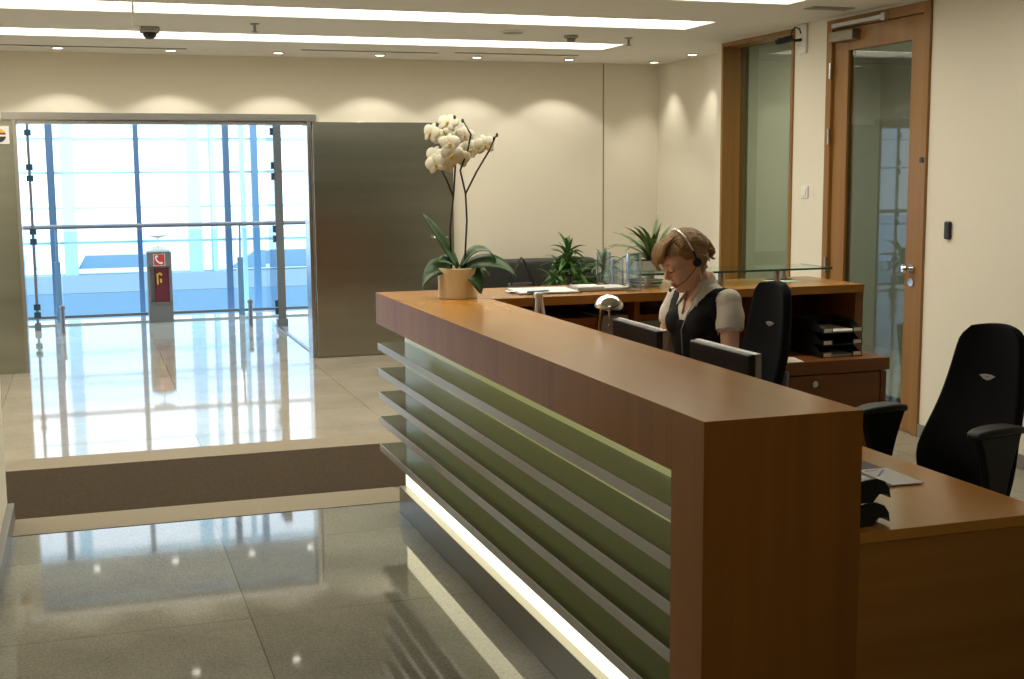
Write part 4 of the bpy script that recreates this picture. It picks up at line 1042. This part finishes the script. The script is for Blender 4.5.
# glazed facade across the atrium and the building behind it
fa = thing('window_2', 'tall glazed facade with blue mullions beyond the foyer railing', 'window', (1., 15.5, -4), kind='structure')
YF = 15.5
for x, hw, mt in ((-.345, .040, 'blueframe'), (.60, .028, 'blueframe'), (1.62, .036, 'blueframe'), (1.805, .026, 'cyanframe'), (1.95, .038, 'midblue'), (2.75, .05, 'blueframe'), (3.9, .05, 'blueframe'), (-1.35, .05, 'blueframe'), (-2.4, .05, 'blueframe')):
    MB(fa.location).box(x-hw, x+hw, YF-.05, YF+.05, -4, 6).build('mullion', M[mt], fa)
for z, h_ in ((1.845, .012), (2.24, .008), (1.046, .012), (3.2, .03), (4.4, .03)):
    MB(fa.location).box(-3, 5, YF+.05, YF+.07, z-h_, z+h_).build('transom', M['cyanframe'], fa)
bd = thing('wall_opposite', 'pale building structure across the atrium', 'building', (1, 24, -4), kind='structure')
YO = 24.
for x, hw in ((-.257, .11), (1.91, .11), (2.25, .04), (4.3, .12), (-2.6, .12)):
    MB(bd.location).box(x-hw, x+hw, YO-.2, YO+.2, -4, 8).build('column', M['cyanframe'], bd)
for z0, z1, mt in ((-.245, .065, 'slabblue'), (-.80, -.250, 'slabblue2')):
    MB(bd.location).box(-6, 9, YO-.3, YO+.3, z0, z1).build('slab_edge', M[mt], bd)
for z in (1.88, 2.45, 1.25, .63): MB(bd.location).box(-6, 9, YO-.05, YO+.05, z-.02, z+.02).build('transom', M['cyanframe'], bd)
MB(bd.location).prism([(-.15, .17), (1.15, .17), (1.15, .40), (-.02, .40)], 'y', YO-.1, YO+.1).prism([(2.5, .10), (5.5, .10), (5.5, .42), (3.0, .42)], 'y', YO-.1, YO+.1).build('dark_panel', M['slabblue2'], bd)
struct('floor_outside', MB().box(-40, 40, 14.9, 80, -4.3, -4.0), M['ground'])

# ------------------------------------------------------------------ light
wd = bpy.data.worlds.new('daylight'); SC.world = wd; wd.use_nodes = True
bg = wd.node_tree.nodes['Background']; bg.inputs['Color'].default_value = (.70, .86, 1., 1); bg.inputs['Strength'].default_value = 3.0
ld = bpy.data.lights.new('corridor_lamp', 'AREA'); ld.energy = 55; ld.size = 1.; ld.color = (1, .95, .8)  # added fill without a fixture, brightens the room seen through the panes
lo = bpy.data.objects.new('corridor_lamp', ld); COL.objects.link(lo); lo.location = (6., 7.6, ZC-.02)

# ------------------------------------------------------------------ camera
cam = bpy.data.cameras.new('camera'); co_ = bpy.data.objects.new('camera', cam); COL.objects.link(co_)
cam.sensor_fit = 'HORIZONTAL'; cam.sensor_width = 36; cam.lens = 1269.2/1024*36; cam.clip_end = 200
p_, r_, y_ = .129887, .00758518, .32280178
cp, sp, cyw, syw, cr, sr = math.cos(p_), math.sin(p_), math.cos(y_), math.sin(y_), math.cos(r_), math.sin(r_)
fwd = Vector((syw*cp, cyw*cp, -sp)); rt = Vector((cyw, -syw, 0)); dn = fwd.cross(rt)
r2 = rt*cr+dn*sr; d2 = -rt*sr+dn*cr
mx = Matrix((r2, -d2, -fwd)).transposed().to_4x4(); mx.translation = (0, 0, 1.8)
co_.matrix_world = mx
SC.camera = co_
SC.view_settings.view_transform = 'Standard'; SC.view_settings.look = 'None'; SC.view_settings.gamma = 1; SC.view_settings.use_curve_mapping = False
SC.view_settings.exposure = 0.
SC.cycles.use_denoising = True
SC.cycles.max_bounces = 10; SC.cycles.transparent_max_bounces = 24; SC.cycles.sample_clamp_indirect = 6.
